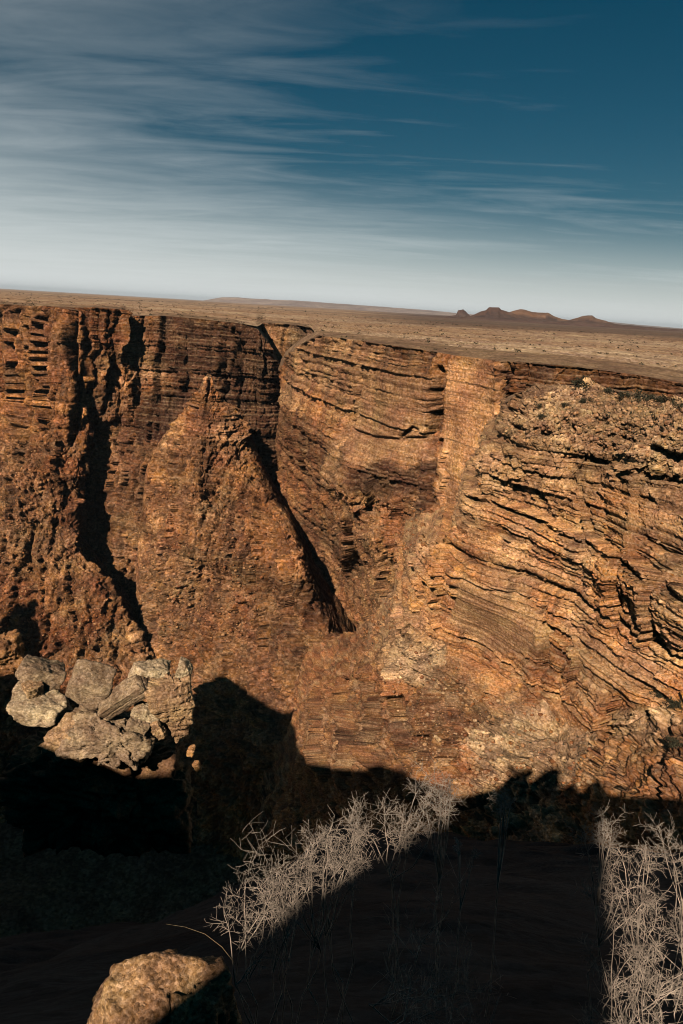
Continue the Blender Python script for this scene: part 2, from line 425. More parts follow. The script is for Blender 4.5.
    for (line, hgt, ln) in steps:                                     # a face standing proud on the left of this line
        lp = np.array(line, float); xl = np.interp(q[:, 1], lp[:, 1], lp[:, 0]) + 0.45 * (wq[:, 0] - q[:, 0])
        dx = xl - q[:, 0]; iny = smooth(lp[0, 1] - 8, lp[0, 1] + 3, q[:, 1]) * smooth(lp[-1, 1] + 22, lp[-1, 1] - 4, q[:, 1])
        D = D + hgt * iny * np.where(dx > 0, np.exp(-dx / ln), 0) - 0.35 * hgt * iny * np.where(dx <= 0, np.exp(dx / (0.6 * ln)), 0)
    # colour of the beds
    tint = np.exp(0.16 * (rng.randn(i1.max() + 2)[i1]) * cl + 0.20 * (rng.randn(i2.max() + 2)[i2]) * cl + 0.12 * br1 * cl)
    stain = smooth(0.05, 0.42, fbm(p / np.array([5, 5, 32]) / det, 4, seed + 40, 0.6)) * (0.25 + 0.75 * cl)
    tint = 1 + (tint - 1) * (0.35 + 0.65 * np.clip(jm, 0, 1))
    tint = tint * np.exp((tal + 0.35 * cl * np.clip(jm, 0, 1)) * (0.22 * bA + 0.34 * bB))
    tint = tint * (1 + (0.25 * np.clip(jm, 0, 1) + 0.7 * tal) * 0.38 * (wi2 + 0.5 * wi1) + 0.22 * fbm(p / (18 * det), 3, seed + 44))
    col = col * tint[:, None]
    sa = (stainamt * stain * (0.08 + 0.92 * np.clip(jm, 0, 1)))[:, None]; col = col * (1 - sa) + np.array(C['varn']) * sa
    scrub = tal * smooth(0.25, 0.35, wi2) * smooth(-0.15, 0.15, fbm(p / (25 * det), 3, seed + 52)) * (wd2 < 0.46)
    col = col * (1 - 0.75 * scrub[:, None]) + np.array((0.075, 0.055, 0.03)) * (0.75 * scrub[:, None])
    mt_ = (0.25 + 0.75 * tal) * mottle * (0.1 + 0.9 * np.clip(jm, 0, 1))
    m1 = (mt_ * smooth(0.08, 0.30, fbm(p / (9 * det) + 4.4, 5, seed + 90, 0.6)) * 0.55)[:, None]; col = col * (1 - m1) + np.array(C['cream']) * np.array(tone) * m1
    m2 = (mt_ * smooth(0.08, 0.26, fbm(p / np.array([7, 7, 10]) / det + 9.1, 5, seed + 94, 0.6)) * 0.8)[:, None]; col = col * (1 - m2) + np.array(C['varn']) * 1.2 * m2
    ledge = np.clip(1 - np.abs(f1 - 0.93) / 0.10, 0, 1) * cl * bed * 0.35      # bed tops paler
    col = col * (1 - ledge[:, None]) + np.array(C['pale']) * ledge[:, None]
    if back: D = D * np.repeat(np.r_[np.zeros(19), np.linspace(0, 1, 7), np.ones(nr2 - 26)], nc2)
    if wrapL or wrapR:                                               # keep the outlines of free edges clean
        e_ = np.full(len(q), 99.0)
        if wrapL: e_ = np.minimum(e_, q[:, 0] - np.repeat(G[:, 0, 0], nc2))
        if wrapR: e_ = np.minimum(e_, np.repeat(G[:, -1, 0], nc2) - q[:, 0])
        k_ = clean[1] + (1 - clean[1]) * smooth(0, clean[0], e_); D = D * k_; DT = DT * k_
    if back:
        kb_ = np.repeat(np.r_[np.ones(20), np.linspace(1, 0, 6), np.zeros(nr2 - 26)], nc2)[:, None]; col = col * (1 - kb_) + np.array((0.26, 0.145, 0.075)) * kb_ * (1 + 0.4 * fbm(p / 4, 4, 3))[:, None]
    if back: DT = DT * np.repeat(np.r_[np.zeros(19), np.linspace(0, 1, 7), np.ones(nr2 - 26)], nc2)
    vd = p / (np.linalg.norm(p, axis=1, keepdims=True) + 1e-6); DT = DT * (gz := np.clip(np.abs((N * vd).sum(1)) * 1.6, 0.06, 1))   # fine relief only where the mesh resolves it
    D = D * (1 - (1 - gz) * smooth(0.55, 0.85, N[:, 2]))
    V = p + Nh * D[:, None] + N * DT[:, None]
    me = make_mesh(name, V, grid_faces(nr2, nc2), col)
    o = link(name, me, mat, kind='structure')
    return o, (cp, [c[2] for c in cps])


def sheet_Y(info, px, py):
    cp, ys = info; q = np.stack([np.ravel(px), np.ravel(py)], -1).astype(float)
    return np.exp(tps(cp, np.log(ys), q))


M_FAR = rock_mat('canyon_rock_distant', 0.6, 0.9, 0.5, 0.45, 0.5)
M_MID = rock_mat('canyon_rock_middle', 0.34, 0.9, 0.40, 0.35, 0.42)
M_NEAR = rock_mat('canyon_rock_near', 0.15, 0.9, 0.22, 0.16, 0.42)

# left wall: buttressed cliffs over a long rubble slope
W1, I_W1 = sheet('canyon_wall', M_FAR,
    top=[(-70, 300), (0, 304), (30, 306), (60, 307), (84, 312)], bottom=[(-70, 880), (60, 880), (240, 880)],
    left=[(-70, 300), (-70, 880)],
    right=[(84, 312), (86, 350), (85, 395), (92, 432), (82, 500), (80, 540), (98, 570), (125, 610), (146, 645), (165, 668), (200, 760), (240, 880)],
    cps=[(-70, 300, 540, 1, 'brown'), (0, 304, 520, 1, 'brown'), (40, 307, 505, 1, 'brown'), (84, 312, 480, 1, 'rust'),
         (-70, 400, 530, 1, 'rust'), (10, 350, 512, 1, 'rust', 1.6), (60, 345, 484, 1, 'brown', 1.3), (84, 380, 478, 1, 'rust'),
         (10, 405, 508, 1, 'orange', 1.6), (65, 405, 480, 1, 'orange', 1.4), (35, 425, 480, .5, 'orange'), (84, 430, 474, .6, 'rust'),
         (20, 455, 468, .15, 'talus'), (60, 460, 464, .25, 'rust'), (20, 490, 450, 0, 'talus'), (70, 500, 450, .2, 'rust'), (-60, 500, 460, 0, 'talus'),
         (30, 540, 432, 0, 'talus'), (70, 560, 428, 0.1, 'talus'), (30, 600, 412, .3, 'rust'), (90, 610, 408, .3, 'rust'), (120, 650, 398, 0.1, 'talus'),
         (50, 650, 396, .3, 'red'), (-60, 640, 400, .2, 'rust'), (100, 720, 372, .2, 'rust'), (170, 760, 350, .2, 'rust'), (-40, 760, 350, .2, 'rust'), (100, 880, 300, 0, 'rust')],
    nr=660, nc=300, seed=11, wrapR=10, edge=5, back=60, backz=1, det=1.2, tmin=1.4, tmax=3.6, blen=14, bed=0.32, clean=(5, .65), terrace=.2, jlen=14, joint=2.4, hard=.08, blk=.3, tone=(.80, .655, .575),
    cracks=[([(48, 330), (49, 370), (50, 415)], 1.5, 7)], steps=[([(19, 312), (18, 350), (19, 385), (24, 425)], 12, 14), ([(45, 318), (46, 360), (48, 418)], 13, 9), ([(-3, 305), (-1, 420)], 7, 14), ([(34, 315), (34, 350), (33, 362)], 6, 6), ([(60, 440), (56, 470), (62, 495)], 8, 12), ([(22, 430), (20, 455)], 7, 10), ([(40, 556), (46, 622)], 6, 10), ([(14, 476), (18, 532)], 5, 9), ([(68, 560), (74, 620)], 5, 8), ([(36, 430), (40, 470)], 6, 8), ([(104, 596), (112, 640)], 5, 8)])

# back wall with the recessed bay and the long central cliff
W2, I_W2 = sheet('canyon_wall', M_FAR,
    top=[(50, 306), (76, 308), (100, 308), (122, 310), (128, 316), (165, 316), (200, 319), (235, 323), (258, 330), (268, 344), (280, 372), (288, 400)],
    bottom=[(50, 880), (330, 880)], left=[(50, 306), (50, 880)], right=[(288, 400), (287, 430), (290, 480), (310, 560), (330, 880)],
    cps=[(50, 306, 520, 1, 'brown'), (80, 308, 503, 1, 'rust'), (112, 309, 502, 1, 'orange'), (100, 335, 495, 1, 'rust'), (118, 338, 497, .8, 'rust'),
         (128, 316, 508, 1, 'orange'), (135, 350, 503, 1, 'tan'), (165, 316, 515, 1, 'brown'), (165, 350, 506, 1, 'brown'), (200, 320, 506, 1, 'brown'), (200, 350, 500, 1, 'dark'),
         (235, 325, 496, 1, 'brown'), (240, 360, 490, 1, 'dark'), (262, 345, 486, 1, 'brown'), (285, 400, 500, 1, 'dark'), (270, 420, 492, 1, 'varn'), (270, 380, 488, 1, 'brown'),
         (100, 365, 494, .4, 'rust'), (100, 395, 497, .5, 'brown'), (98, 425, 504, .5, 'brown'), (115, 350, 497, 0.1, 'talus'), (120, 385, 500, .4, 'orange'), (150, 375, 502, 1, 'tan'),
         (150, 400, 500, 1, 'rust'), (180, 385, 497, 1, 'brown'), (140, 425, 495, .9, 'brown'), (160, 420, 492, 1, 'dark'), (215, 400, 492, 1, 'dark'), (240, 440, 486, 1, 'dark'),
         (115, 440, 500, .1, 'talus'), (130, 465, 485, .4, 'brown'), (140, 500, 472, .7, 'brown'), (115, 520, 476, .5, 'brown'), (140, 540, 456, .2, 'talus'), (150, 580, 462, 0, 'talus'),
         (100, 600, 480, .3, 'rust'), (200, 560, 450, .2, 'talus'), (280, 540, 450, .4, 'rust'), (150, 650, 452, .2, 'talus'), (250, 700, 400, .2, 'rust'), (200, 880, 320, 0, 'rust'), (320, 880, 330, 0, 'rust')],
    nr=640, nc=420, seed=23, wrapR=30, edge=10, back=60, backz=1, det=1.2, tmin=1.4, tmax=3.4, blen=18, bed=1.0, jlen=13, joint=1.5, hard=.35, tone=(.80, .655, .575),
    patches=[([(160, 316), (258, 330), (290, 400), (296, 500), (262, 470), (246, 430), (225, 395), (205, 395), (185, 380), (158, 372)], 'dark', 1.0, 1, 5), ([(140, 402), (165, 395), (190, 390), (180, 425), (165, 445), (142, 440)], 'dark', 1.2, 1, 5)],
    cracks=[([(236, 330), (235, 370)], 1.6, 7), ([(222, 345), (224, 390)], 1.6, 6)],
    steps=[([(186, 328), (186, 350), (182, 380)], 9, 22), ([(97, 310), (97, 335), (93, 354)], 8, 9), ([(110, 310), (108, 336)], 6, 6), ([(122, 308), (122, 345)], 12, 12), ([(236, 328), (235, 372)], 5, 16), ([(258, 335), (264, 372)], 5, 14), ([(131, 382), (132, 412)], 7, 12), ([(154, 395), (156, 425)], 5, 12), ([(108, 360), (106, 400)], 8, 12), ([(118, 440), (112, 500)], 6, 8), ([(146, 466), (142, 530)], 5.5, 9), ([(132, 436), (129, 476)], 5, 7), ([(150, 420), (153, 452)], 5, 7)])

# butte standing in the middle of the gorge
BT, I_B = sheet('butte', M_FAR,
    top=[(186, 408), (190, 396), (198, 390), (203, 378), (206, 374), (211, 376), (214, 388), (224, 398), (232, 408), (246, 425)],
    bottom=[(150, 880), (330, 880)],
    left=[(186, 408), (180, 425), (165, 435), (154, 452), (146, 480), (140, 520), (136, 580), (140, 640), (146, 700), (150, 880)],
    right=[(246, 425), (258, 455), (268, 480), (278, 500), (290, 520), (302, 545), (312, 580), (326, 610), (342, 640), (356, 668), (362, 690), (358, 760), (330, 880)],
    cps=[(186, 408, 462, 1, 'rust'), (206, 374, 456, .8, 'pale'), (212, 380, 456, 1, 'orange'), (246, 425, 456, .6, 'brown'), (200, 400, 454, 1, 'rust'), (220, 405, 455, 1, 'rust'),
         (200, 425, 447, 1, 'brown'), (225, 425, 447, 1, 'tan'), (170, 440, 452, .4, 'talus'), (200, 445, 440, .4, 'talus'), (235, 445, 446, .4, 'talus'), (258, 460, 432, .4, 'rust'),
         (165, 470, 440, .7, 'orange'), (185, 475, 428, .6, 'orange'), (204, 470, 430, 1, 'brown', 1.5), (230, 475, 425, .5, 'orange'), (250, 490, 415, .5, 'rust'), (150, 500, 446, .8, 'brown'),
         (180, 495, 420, .2, 'talus'), (220, 505, 412, .1, 'talus'), (265, 510, 396, .4, 'rust'), (290, 525, 370, .3, 'orange'), (160, 560, 420, 0, 'talus'), (190, 560, 400, 0, 'talus'), (180, 535, 408, .3, 'rust'),
         (230, 540, 394, .8, 'brown'), (260, 550, 380, .8, 'rust'), (300, 570, 346, .6, 'orange'), (215, 590, 392, .2, 'talus'), (250, 600, 368, .4, 'rust'), (290, 610, 350, .5, 'rust'), (325, 615, 322, .8, 'brown'),
         (170, 620, 402, .1, 'talus'), (210, 640, 380, .2, 'rust'), (260, 650, 350, .7, 'brown', 1.5), (300, 660, 322, .8, 'rust', 1.6), (345, 650, 300, .9, 'brown', 1.5), (200, 690, 358, .2, 'talus'), (260, 690, 335, .2, 'talus'),
         (320, 700, 298, .5, 'rust'), (150, 700, 390, .2, 'rust'), (250, 780, 305, .2, 'rust'), (150, 880, 330, 0, 'rust'), (330, 880, 290, 0, 'rust')],
    nr=700, nc=340, seed=37, wrapL=14, wrapR=26, edge=10, back=14, backz=-12, det=1.1, tmin=1.6, tmax=3.4, blen=12, bed=0.7, jlen=9, joint=2.0, lump=1.9, hard=.35, tone=(.88, .73, .645), outcrop=1.0,
    patches=[([(197, 440), (213, 440), (212, 492), (200, 500)], 'brown', 1.5, 1, 4), ([(262, 575), (300, 570), (330, 620), (352, 680), (330, 700), (285, 690), (255, 640)], 'brown', 1.7, .95, 7), ([(225, 520), (250, 515), (262, 585), (238, 592)], 'brown', 1.4, .9, 5),
             ([(160, 452), (180, 450), (178, 490), (160, 500)], 'brown', 1.5, .9, 5), ([(150, 560), (215, 560), (225, 600), (180, 625), (150, 610)], 'talus', 1, .0, 8)],
    steps=[([(205, 436), (203, 465), (200, 492)], 5, 9), ([(179, 440), (172, 466)], 5, 8), ([(156, 452), (151, 492)], 5, 7), ([(256, 495), (258, 540), (252, 578)], 6, 12), ([(286, 556), (292, 600), (300, 645)], 6.5, 10), ([(262, 596), (268, 664)], 5.5, 10), ([(311, 606), (319, 664)], 5.5, 9), ([(236, 516), (231, 562)], 5, 10), ([(196, 566), (190, 612)], 4.5, 10), ([(226, 636), (231, 692)], 5, 10), ([(336, 640), (342, 694)], 5, 8), ([(232, 408), (240, 440)], 6, 6), ([(176, 500), (172, 540)], 4.5, 8)])

# right-hand side of the gorge: bedded nose, fissure and the smooth orange face
NS, I_N = sheet('canyon_wall', M_MID,
    top=[(278, 372), (286, 358), (300, 345), (318, 336), (360, 341), (420, 350), (455, 356), (505, 362), (560, 366), (620, 374), (700, 388), (760, 396)],
    bottom=[(235, 860), (500, 860), (760, 860)], left=[(278, 372), (282, 395), (278, 425), (268, 460), (255, 520), (245, 600), (235, 860)],
    right=[(760, 396), (760, 860)],
    cps=[(278, 372, 430, 1, 'rust'), (318, 336, 338, .8, 'tan'), (300, 350, 372, 1, 'tan'), (285, 395, 405, 1, 'tan'), (300, 375, 370, 1, 'tan'), (320, 355, 336, 1, 'tan'), (325, 380, 330, 1, 'tan'), (360, 341, 302, 1, 'tan'), (355, 370, 300, 1, 'tan'), (355, 410, 300, 1, 'tan'), (355, 430, 300, 1, 'orange'),
         (310, 405, 345, 1, 'orange'), (290, 420, 385, .9, 'brown'), (320, 435, 322, .9, 'rust'), (300, 445, 372, .8, 'brown'), (332, 450, 308, .9, 'tan'), (330, 478, 306, .9, 'tan'),
         (400, 347, 264, 1, 'brown'), (400, 380, 264, 1, 'tan', .6), (395, 420, 266, 1, 'orange', .5), (425, 352, 252, 1, 'brown'), (425, 400, 252, 1, 'tan', .5), (435, 430, 252, 1, 'rust'),
         (380, 455, 270, .9, 'tan', .5), (365, 475, 276, .9, 'brown', .6), (400, 470, 262, .9, 'rust', .6), (420, 475, 256, .9, 'varn', .7), (385, 482, 268, .6, 'dark'), (425, 510, 250, .8, 'brown'),
         (445, 362, 242, 1, 'orange', .2), (470, 370, 232, 1, 'tan', .15), (450, 400, 240, 1, 'orange', .15), (480, 410, 228, 1, 'tan', .15), (470, 450, 230, .95, 'tan', .2), (500, 420, 219, 1, 'tan', .3), (455, 470, 236, .9, 'orange', .6), (450, 520, 238, .9, 'orange', .8), (465, 500, 232, .8, 'tan', .5),
         (505, 362, 214, 1, 'brown'), (508, 400, 217, 1, 'dark', 1.4), (530, 372, 208, 1, 'brown'), (525, 400, 208, 1, 'rust'), (560, 370, 203, 1, 'brown'), (620, 380, 196, .9, 'brown'), (700, 392, 184, .6, 'brown'), (760, 400, 178, .6, 'brown'), (620, 440, 200, 1, 'brown'),
         (275, 450, 452, .8, 'brown'), (300, 480, 412, .6, 'rust'), (285, 500, 452, .6, 'orange'), (320, 500, 352, .3, 'rust'), (345, 500, 300, .2, 'talus'), (375, 505, 284, 0, 'talus'), (400, 520, 268, .4, 'rust'),
         (300, 530, 436, .5, 'brown'), (335, 540, 368, .4, 'brown'), (360, 545, 290, .2, 'talus'), (390, 560, 270, .2, 'talus'), (350, 560, 358, .5, 'brown'), (310, 560, 425, .2, 'talus'), (330, 600, 405, 0, 'orange'), (365, 590, 335, 0, 'talus'), (390, 610, 280, 0, 'talus'),
         (350, 630, 384, 0, 'orange'), (370, 650, 345, 0, 'talus'), (340, 660, 390, .2, 'rust'), (380, 720, 262, .2, 'rust'), (260, 600, 430, .3, 'rust'), (450, 650, 240, .3, 'rust'), (300, 860, 280, 0, 'rust'), (600, 860, 190, 0, 'rust')],
    nr=640, nc=620, seed=51, wrapL=45, edge=10, back=50, backz=1.0, det=0.9, tmin=1.0, tmax=2.6, blen=14, bed=1.0, clean=(6, .6), jlen=15, joint=0.55, tone=(.98, .82, .73), stainamt=.75,
    patches=[([(447, 360), (504, 363), (501, 412), (486, 445), (466, 475), (454, 530), (442, 535), (440, 470), (443, 420), (444, 385)], 'face', .02, 1, 2), ([(360, 372), (432, 378), (428, 465), (352, 460), (340, 440), (352, 405)], 'tan', .25, 1, 5),
             ([(352, 470), (378, 462), (425, 470), (428, 490), (385, 497), (352, 490)], 'dark', .8, .8, 5), ([(285, 412), (318, 425), (330, 450), (318, 500), (296, 470), (282, 440)], 'brown', .9, .9, 6), ([(331, 438), (339, 440), (334, 478), (328, 482)], 'tan', .3, .9, 2),
             ([(418, 500), (434, 500), (434, 540), (420, 548)], 'dark', 1.2, .9, 4)],
    cracks=[([(438, 370), (436, 395), (432, 418), (430, 440), (431, 470)], 1.1, 9), ([(503, 364), (504, 390), (502, 412)], .7, 7), ([(355, 345), (360, 380), (352, 420), (346, 440)], 0.7, 2.5), ([(508, 372), (509, 400)], .6, 5), ([(352, 430), (375, 437), (400, 440), (428, 438)], 0.6, 2.2), ([(338, 440), (332, 462), (330, 480)], 1.0, -1.5), ([(400, 438), (412, 428), (418, 431)], .6, 2.5)],
    steps=[([(438, 368), (436, 395), (432, 418), (430, 440), (431, 480), (428, 530)], 1.6, 12), ([(502, 362), (503, 390), (502, 414)], 3, 8), ([(360, 345), (360, 380), (350, 430)], 1.2, 14), ([(446, 450), (440, 540)], 2, 7), ([(370, 478), (373, 508)], 4.4, 8), ([(402, 498), (398, 545)], 4.4, 9), ([(345, 516), (352, 566)], 4.4, 9), ([(384, 556), (390, 600)], 4.2, 9)])


def level(line, ref, Yr, c1, c2, cl=1.0):
    """control points that keep one bed of rock at one height"""
    z = pt(line[ref][0], line[ref][1], Yr)[2]; out = []
    for n, (a, b) in enumerate(line):
        d = ray(a, b); out.append((a, b, float(z * d[1] / d[2]), cl, c1 if n % 2 else c2))
    return out


# near right bluff: thin-bedded, stepping down to the rubble at its foot
RB, I_R = sheet('canyon_wall', M_NEAR,
    top=[(505, 403), (515, 398), (540, 389), (560, 386), (600, 388), (640, 396), (683, 402), (800, 412)],
    bottom=[(260, 850), (480, 860), (800, 900)],
    left=[(505, 403), (500, 425), (488, 440), (478, 462), (468, 485), (462, 515), (452, 535), (440, 545), (420, 548), (405, 556), (402, 590), (396, 620), (386, 640), (372, 662), (350, 676), (318, 688), (303, 705), (300, 740), (290, 780), (260, 850)],
    right=[(800, 412), (800, 900)],
    cps=[
         (505, 403, 156, 0.3, 'tan'), (540, 389, 154, 0.1, 'pale'), (560, 386, 153, 0, 'pale'), (600, 388, 148, 0, 'pale'), (640, 396, 136, 0, 'pale'), (683, 402, 126, 0, 'pale'),
         (800, 412, 104, 0, 'pale'), (520, 420, 145, 0.15, 'pale'), (560, 410, 138, 0, 'pale'), (620, 415, 128, 0, 'pale'), (683, 425, 114, 0.05, 'pale'), (580, 430, 129, 0.2, 'pale'),
         (650, 445, 114, 0.3, 'pale'), (480, 480, 143, 0.8, 'tan'), (497, 448, 143, .6, 'tan'), (520, 480, 134, 0.75, 'tan'), (465, 520, 142, 0.9, 'tan'), (610, 520, 115, 1, 'orange'), (683, 550, 101, 1, 'tan'),
         (455, 545, 140, 1, 'orange'), (520, 570, 127.5, 1, 'tan'), (800, 500, 90, 1, 'tan'), (800, 650, 78, 1, 'tan'), (420, 550, 157, 1, 'tan'),
         (405, 560, 160, 1, 'tan'), (412, 600, 155, 1, 'orange'), (402, 620, 158, 0.8, 'tan'), (440, 590, 143, 1, 'orange'), (520, 630, 125, 1, 'tan', 0.3), (550, 640, 119, 1, 'rust', 0.5),
         (450, 640, 141, 0.9, 'orange', 0.5), (430, 660, 145, 0.3, 'pale'), (405, 650, 155, 0.1, 'pale'), (395, 680, 158, 0.5, 'rust'), (420, 700, 142, 0.6, 'rust'), (460, 690, 134, 0.8, 'brown'),
         (630, 760, 88, 0.9, 'orange'), (683, 750, 80, 0.8, 'brown'), (545, 740, 108, 0.1, 'pale'), (510, 750, 112, 0.1, 'pale'), (500, 720, 122, 0.1, 'tan'), (470, 730, 124, 0.2, 'tan'),
         (455, 760, 122, 0.3, 'rust'), (430, 740, 134, 0.4, 'brown'), (400, 740, 150, 0.5, 'rust'), (370, 700, 186, 0.7, 'rust'), (350, 690, 205, 0.5, 'rust'), (320, 700, 226, 0.4, 'rust'),
         (310, 740, 220, 0.4, 'rust'), (350, 740, 184, 0.5, 'brown'), (370, 765, 162, 0.7, 'brown'), (330, 765, 196, 0.4, 'rust'), (300, 780, 214, 0.4, 'rust'), (420, 790, 130, 0.2, 'rust'),
         (520, 800, 102, 0.1, 'pale'), (260, 850, 200, 0.2, 'rust'), (480, 860, 98, 0.2, 'rust'), (600, 800, 84, 0.6, 'rust'), (683, 800, 70, 0.6, 'rust'), (800, 900, 45, 0.5, 'rust'),
         (800, 780, 60, 0.6, 'rust'),
        ] + level([(453, 577), (500, 597), (545, 609), (575, 620), (615, 646), (650, 668), (690, 692)], 3, 118, 'tan', 'orange') + level([(506, 524), (519, 532), (549, 545), (575, 556), (620, 580), (683, 622)], 1, 131, 'tan', 'orange')
        + level([(527, 449), (575, 456), (613, 462), (683, 478)], 1, 127, 'tan', 'tan', .6) + level([(470, 640), (510, 666), (538, 687), (563, 699), (588, 717), (612, 734)], 2, 121, 'orange', 'rust', .9) + level([(573, 664), (595, 682), (628, 707), (660, 728)], 1, 107, 'tan', 'rust'),
    nr=860, nc=780, seed=77, wrapL=6, edge=3, back=40, backz=-3.0, det=0.5, tmin=0.5, tmax=1.7, blen=18, bed=1.5, jlen=12, joint=0.25, lump=1.5, gulw=(.3, 1.8, 620, 690), mottle=1.0, clean=(5, .85), terrace=1.0, stainamt=.55, frac=1.3, blk=.38, tone=(1.02, .885, .80),
    steps=[([(576, 470), (580, 520), (585, 548)], 2.2, 16), ([(546, 608), (545, 640), (540, 680)], 1.6, 14), ([(575, 622), (573, 660), (570, 692)], 1.6, 14), ([(640, 470), (628, 545), (614, 620)], 2.4, 18), ([(500, 440), (488, 480), (478, 520)], 1.6, 14), ([(672, 556), (660, 600), (650, 640)], 2.4, 16), ([(445, 548), (440, 580), (438, 625)], 2.0, 12), ([(612, 700), (612, 735), (606, 775)], 2.2, 14), ([(420, 560), (419, 600), (416, 625)], 1.4, 10), ([(318, 690), (323, 772)], 5, 9), ([(346, 680), (351, 768)], 4.6, 9), ([(373, 668), (377, 762)], 4.4, 9), ([(401, 668), (405, 745)], 4.2, 10), ([(428, 690), (434, 755)], 3.6, 10), ([(456, 690), (463, 772)], 3.2, 10), ([(492, 700), (499, 782)], 2.6, 10), ([(532, 700), (536, 772)], 2.4, 10)],
    patches=[([(458, 575), (545, 610), (548, 650), (505, 655), (470, 640), (450, 620)], 'tan', .04, 1, 4), ([(575, 628), (625, 652), (640, 690), (600, 690), (578, 668)], 'tan', .5, 1, 4), 
             ([(615, 712), (650, 705), (690, 712), (690, 735), (625, 742)], 'pale', .6, .3, 5), ([(304, 702), (344, 686), (350, 762), (312, 765)], 'brown', 1.2, .3, 14), ([(362, 690), (396, 690), (392, 758), (366, 765)], 'brown', 1.2, .3, 14), ([(398, 642), (440, 655), (434, 690), (398, 674)], 'cream', .6, .05, 5), ([(482, 720), (540, 714), (562, 770), (490, 792)], 'cream', .6, .05, 14), ([(560, 720), (606, 738), (604, 775), (575, 790), (545, 770), (548, 735)], 'grey', .8, .6, 4), ([(400, 700), (470, 690), (480, 740), (440, 765), (405, 750)], 'brown', 1.0, .4, 7)], 
    cracks=[([(453, 577), (480, 590), (513, 593), (545, 609), (558, 617), (575, 619)], .25, 1.2), ([(579, 621), (598, 634), (615, 646), (650, 668), (690, 692)], .22, .9), ([(617, 606), (640, 622), (662, 640), (690, 655)], .35, 2.2), ([(640, 536), (660, 548), (674, 552), (676, 585)], .35, 2.2), ([(470, 480), (490, 500), (520, 515), (552, 524)], .25, 1.6), ([(600, 540), (625, 560), (640, 585)], .25, 2.0), ([(512, 425), (535, 434), (570, 437)], .35, 2.5), ([(560, 405), (580, 412), (605, 416)], .4, 2.5), ([(655, 450), (672, 458), (690, 462)], .6, 4), ([(577, 480), (580, 520), (584, 545)], .5, 1.5), ([(546, 607), (545, 640), (540, 670)], .5, 2.0), ([(575, 622), (573, 660), (571, 690)], .4, 1.5), ([(613, 735), (612, 700)], .5, 3), ([(668, 745), (660, 775), (655, 800)], .6, 3)])


# ------------------------------------------------------------------ plateau out to the horizon
def plateau():
    cx = np.linspace(-240, 1000, 460)
    rp = np.array([(-240, 296, 560), (-70, 301, 545), (0, 303, 525), (40, 306, 510), (84, 310, 510), (122, 310, 508), (128, 315, 512), (165, 315, 522), (200, 318, 512), (235, 322, 502), (258, 326, 500),
                   (264, 322, 640), (310, 326, 600), (317, 334, 346), (360, 340, 308), (420, 349, 258), (455, 355, 244), (505, 361, 220), (560, 365, 209), (620, 373, 202), (700, 387, 190), (760, 394, 184), (1000, 420, 150)], float)
    py = np.interp(cx, rp[:, 0], rp[:, 1]); Y0 = np.interp(cx, rp[:, 0], rp[:, 2])
    P0 = pt(cx, py, Y0); z0 = P0[:, 2]
    dirx = P0[:, 0] / P0[:, 1]
    n = 420; t = np.linspace(0, 1, n)[:, None]
    Y = Y0[None] * (70000.0 / Y0[None]) ** (t ** 1.15)
    Yb = Y.copy(); X = dirx[None] * Yb
    rise = smooth(0, 1, np.log(Yb / Y0[None]) / np.log(5))
    z = z0[None] * (1 - rise) + (-19.0) * rise - 0.35
    p = np.stack([X, Yb, np.zeros_like(X)], -1)
    far = smooth(600, 4000, Yb)
    z = z + (0.6 * fbm(p / 30, 4, 3) + 1.6 * fbm(p / 140, 3, 4)) * smooth(0, 60, Yb - Y0[None]) + 5 * far * fbm(p / 1500, 3, 5) + 3.0 * far * fbm(p / np.array([900, 300, 1]), 3, 8)
    # low ledges that step up away from the gorge on the right
    st = fbm(p / np.array([160, 60, 1]), 4, 9) * 6; z = z + 1.5 * (st - np.floor(st) > 0.5) * smooth(20, 90, Yb - Y0[None]) * (1 - far)
    p2 = np.stack([X, Yb, z], -1)
    base = np.array((0.34, 0.19, 0.098)); a = np.array((0.18, 0.092, 0.048)); b = np.array((0.42, 0.26, 0.145))
    m1 = smooth(-0.25, 0.35, fbm(p / np.array([260, 110, 1]), 4, 12)); m2 = smooth(0.0, 0.35, fbm(p / np.array([90, 35, 1]), 4, 15, 0.6))
    col = base * (1 - m1[..., None]) + b * m1[..., None]; col = col * (1 - 0.5 * m2[..., None]) + a * 0.5 * m2[..., None]
    dk = smooth(900, 1500, Yb + 500 * fbm(p / 400, 3, 21)) * smooth(-0.06, 0.12, dirx[None] + 0.05 * fbm(p / 800, 2, 22))
    col = col * (1 - 0.75 * dk[..., None]) + np.array((0.085, 0.045, 0.03)) * (0.75 * dk[..., None])
    dl = smooth(0.1, 0.4, fbm(p / np.array([700, 260, 1]), 3, 31)) * smooth(1100, 1900, Yb)
    col = col * (1 - 0.6 * dl[..., None]) + np.array((0.10, 0.07, 0.045)) * (0.6 * dl[..., None])
    me = make_mesh('plateau', p2, grid_faces(n, len(cx)), col, True)
    link('plateau', me, M_PLAT, kind='structure')

    def zat(px_, Y_):
        j = int(np.clip(np.searchsorted(cx, px_), 0, len(cx) - 1)); return float(np.interp(Y_, Yb[:, j], z[:, j]))
    return dirx, z0, Y0, cx, zat


M_PLAT = rock_mat('plateau_soil', 0.6, 0.5, 0.0, 0.0, 0.35)
PLAT = plateau()

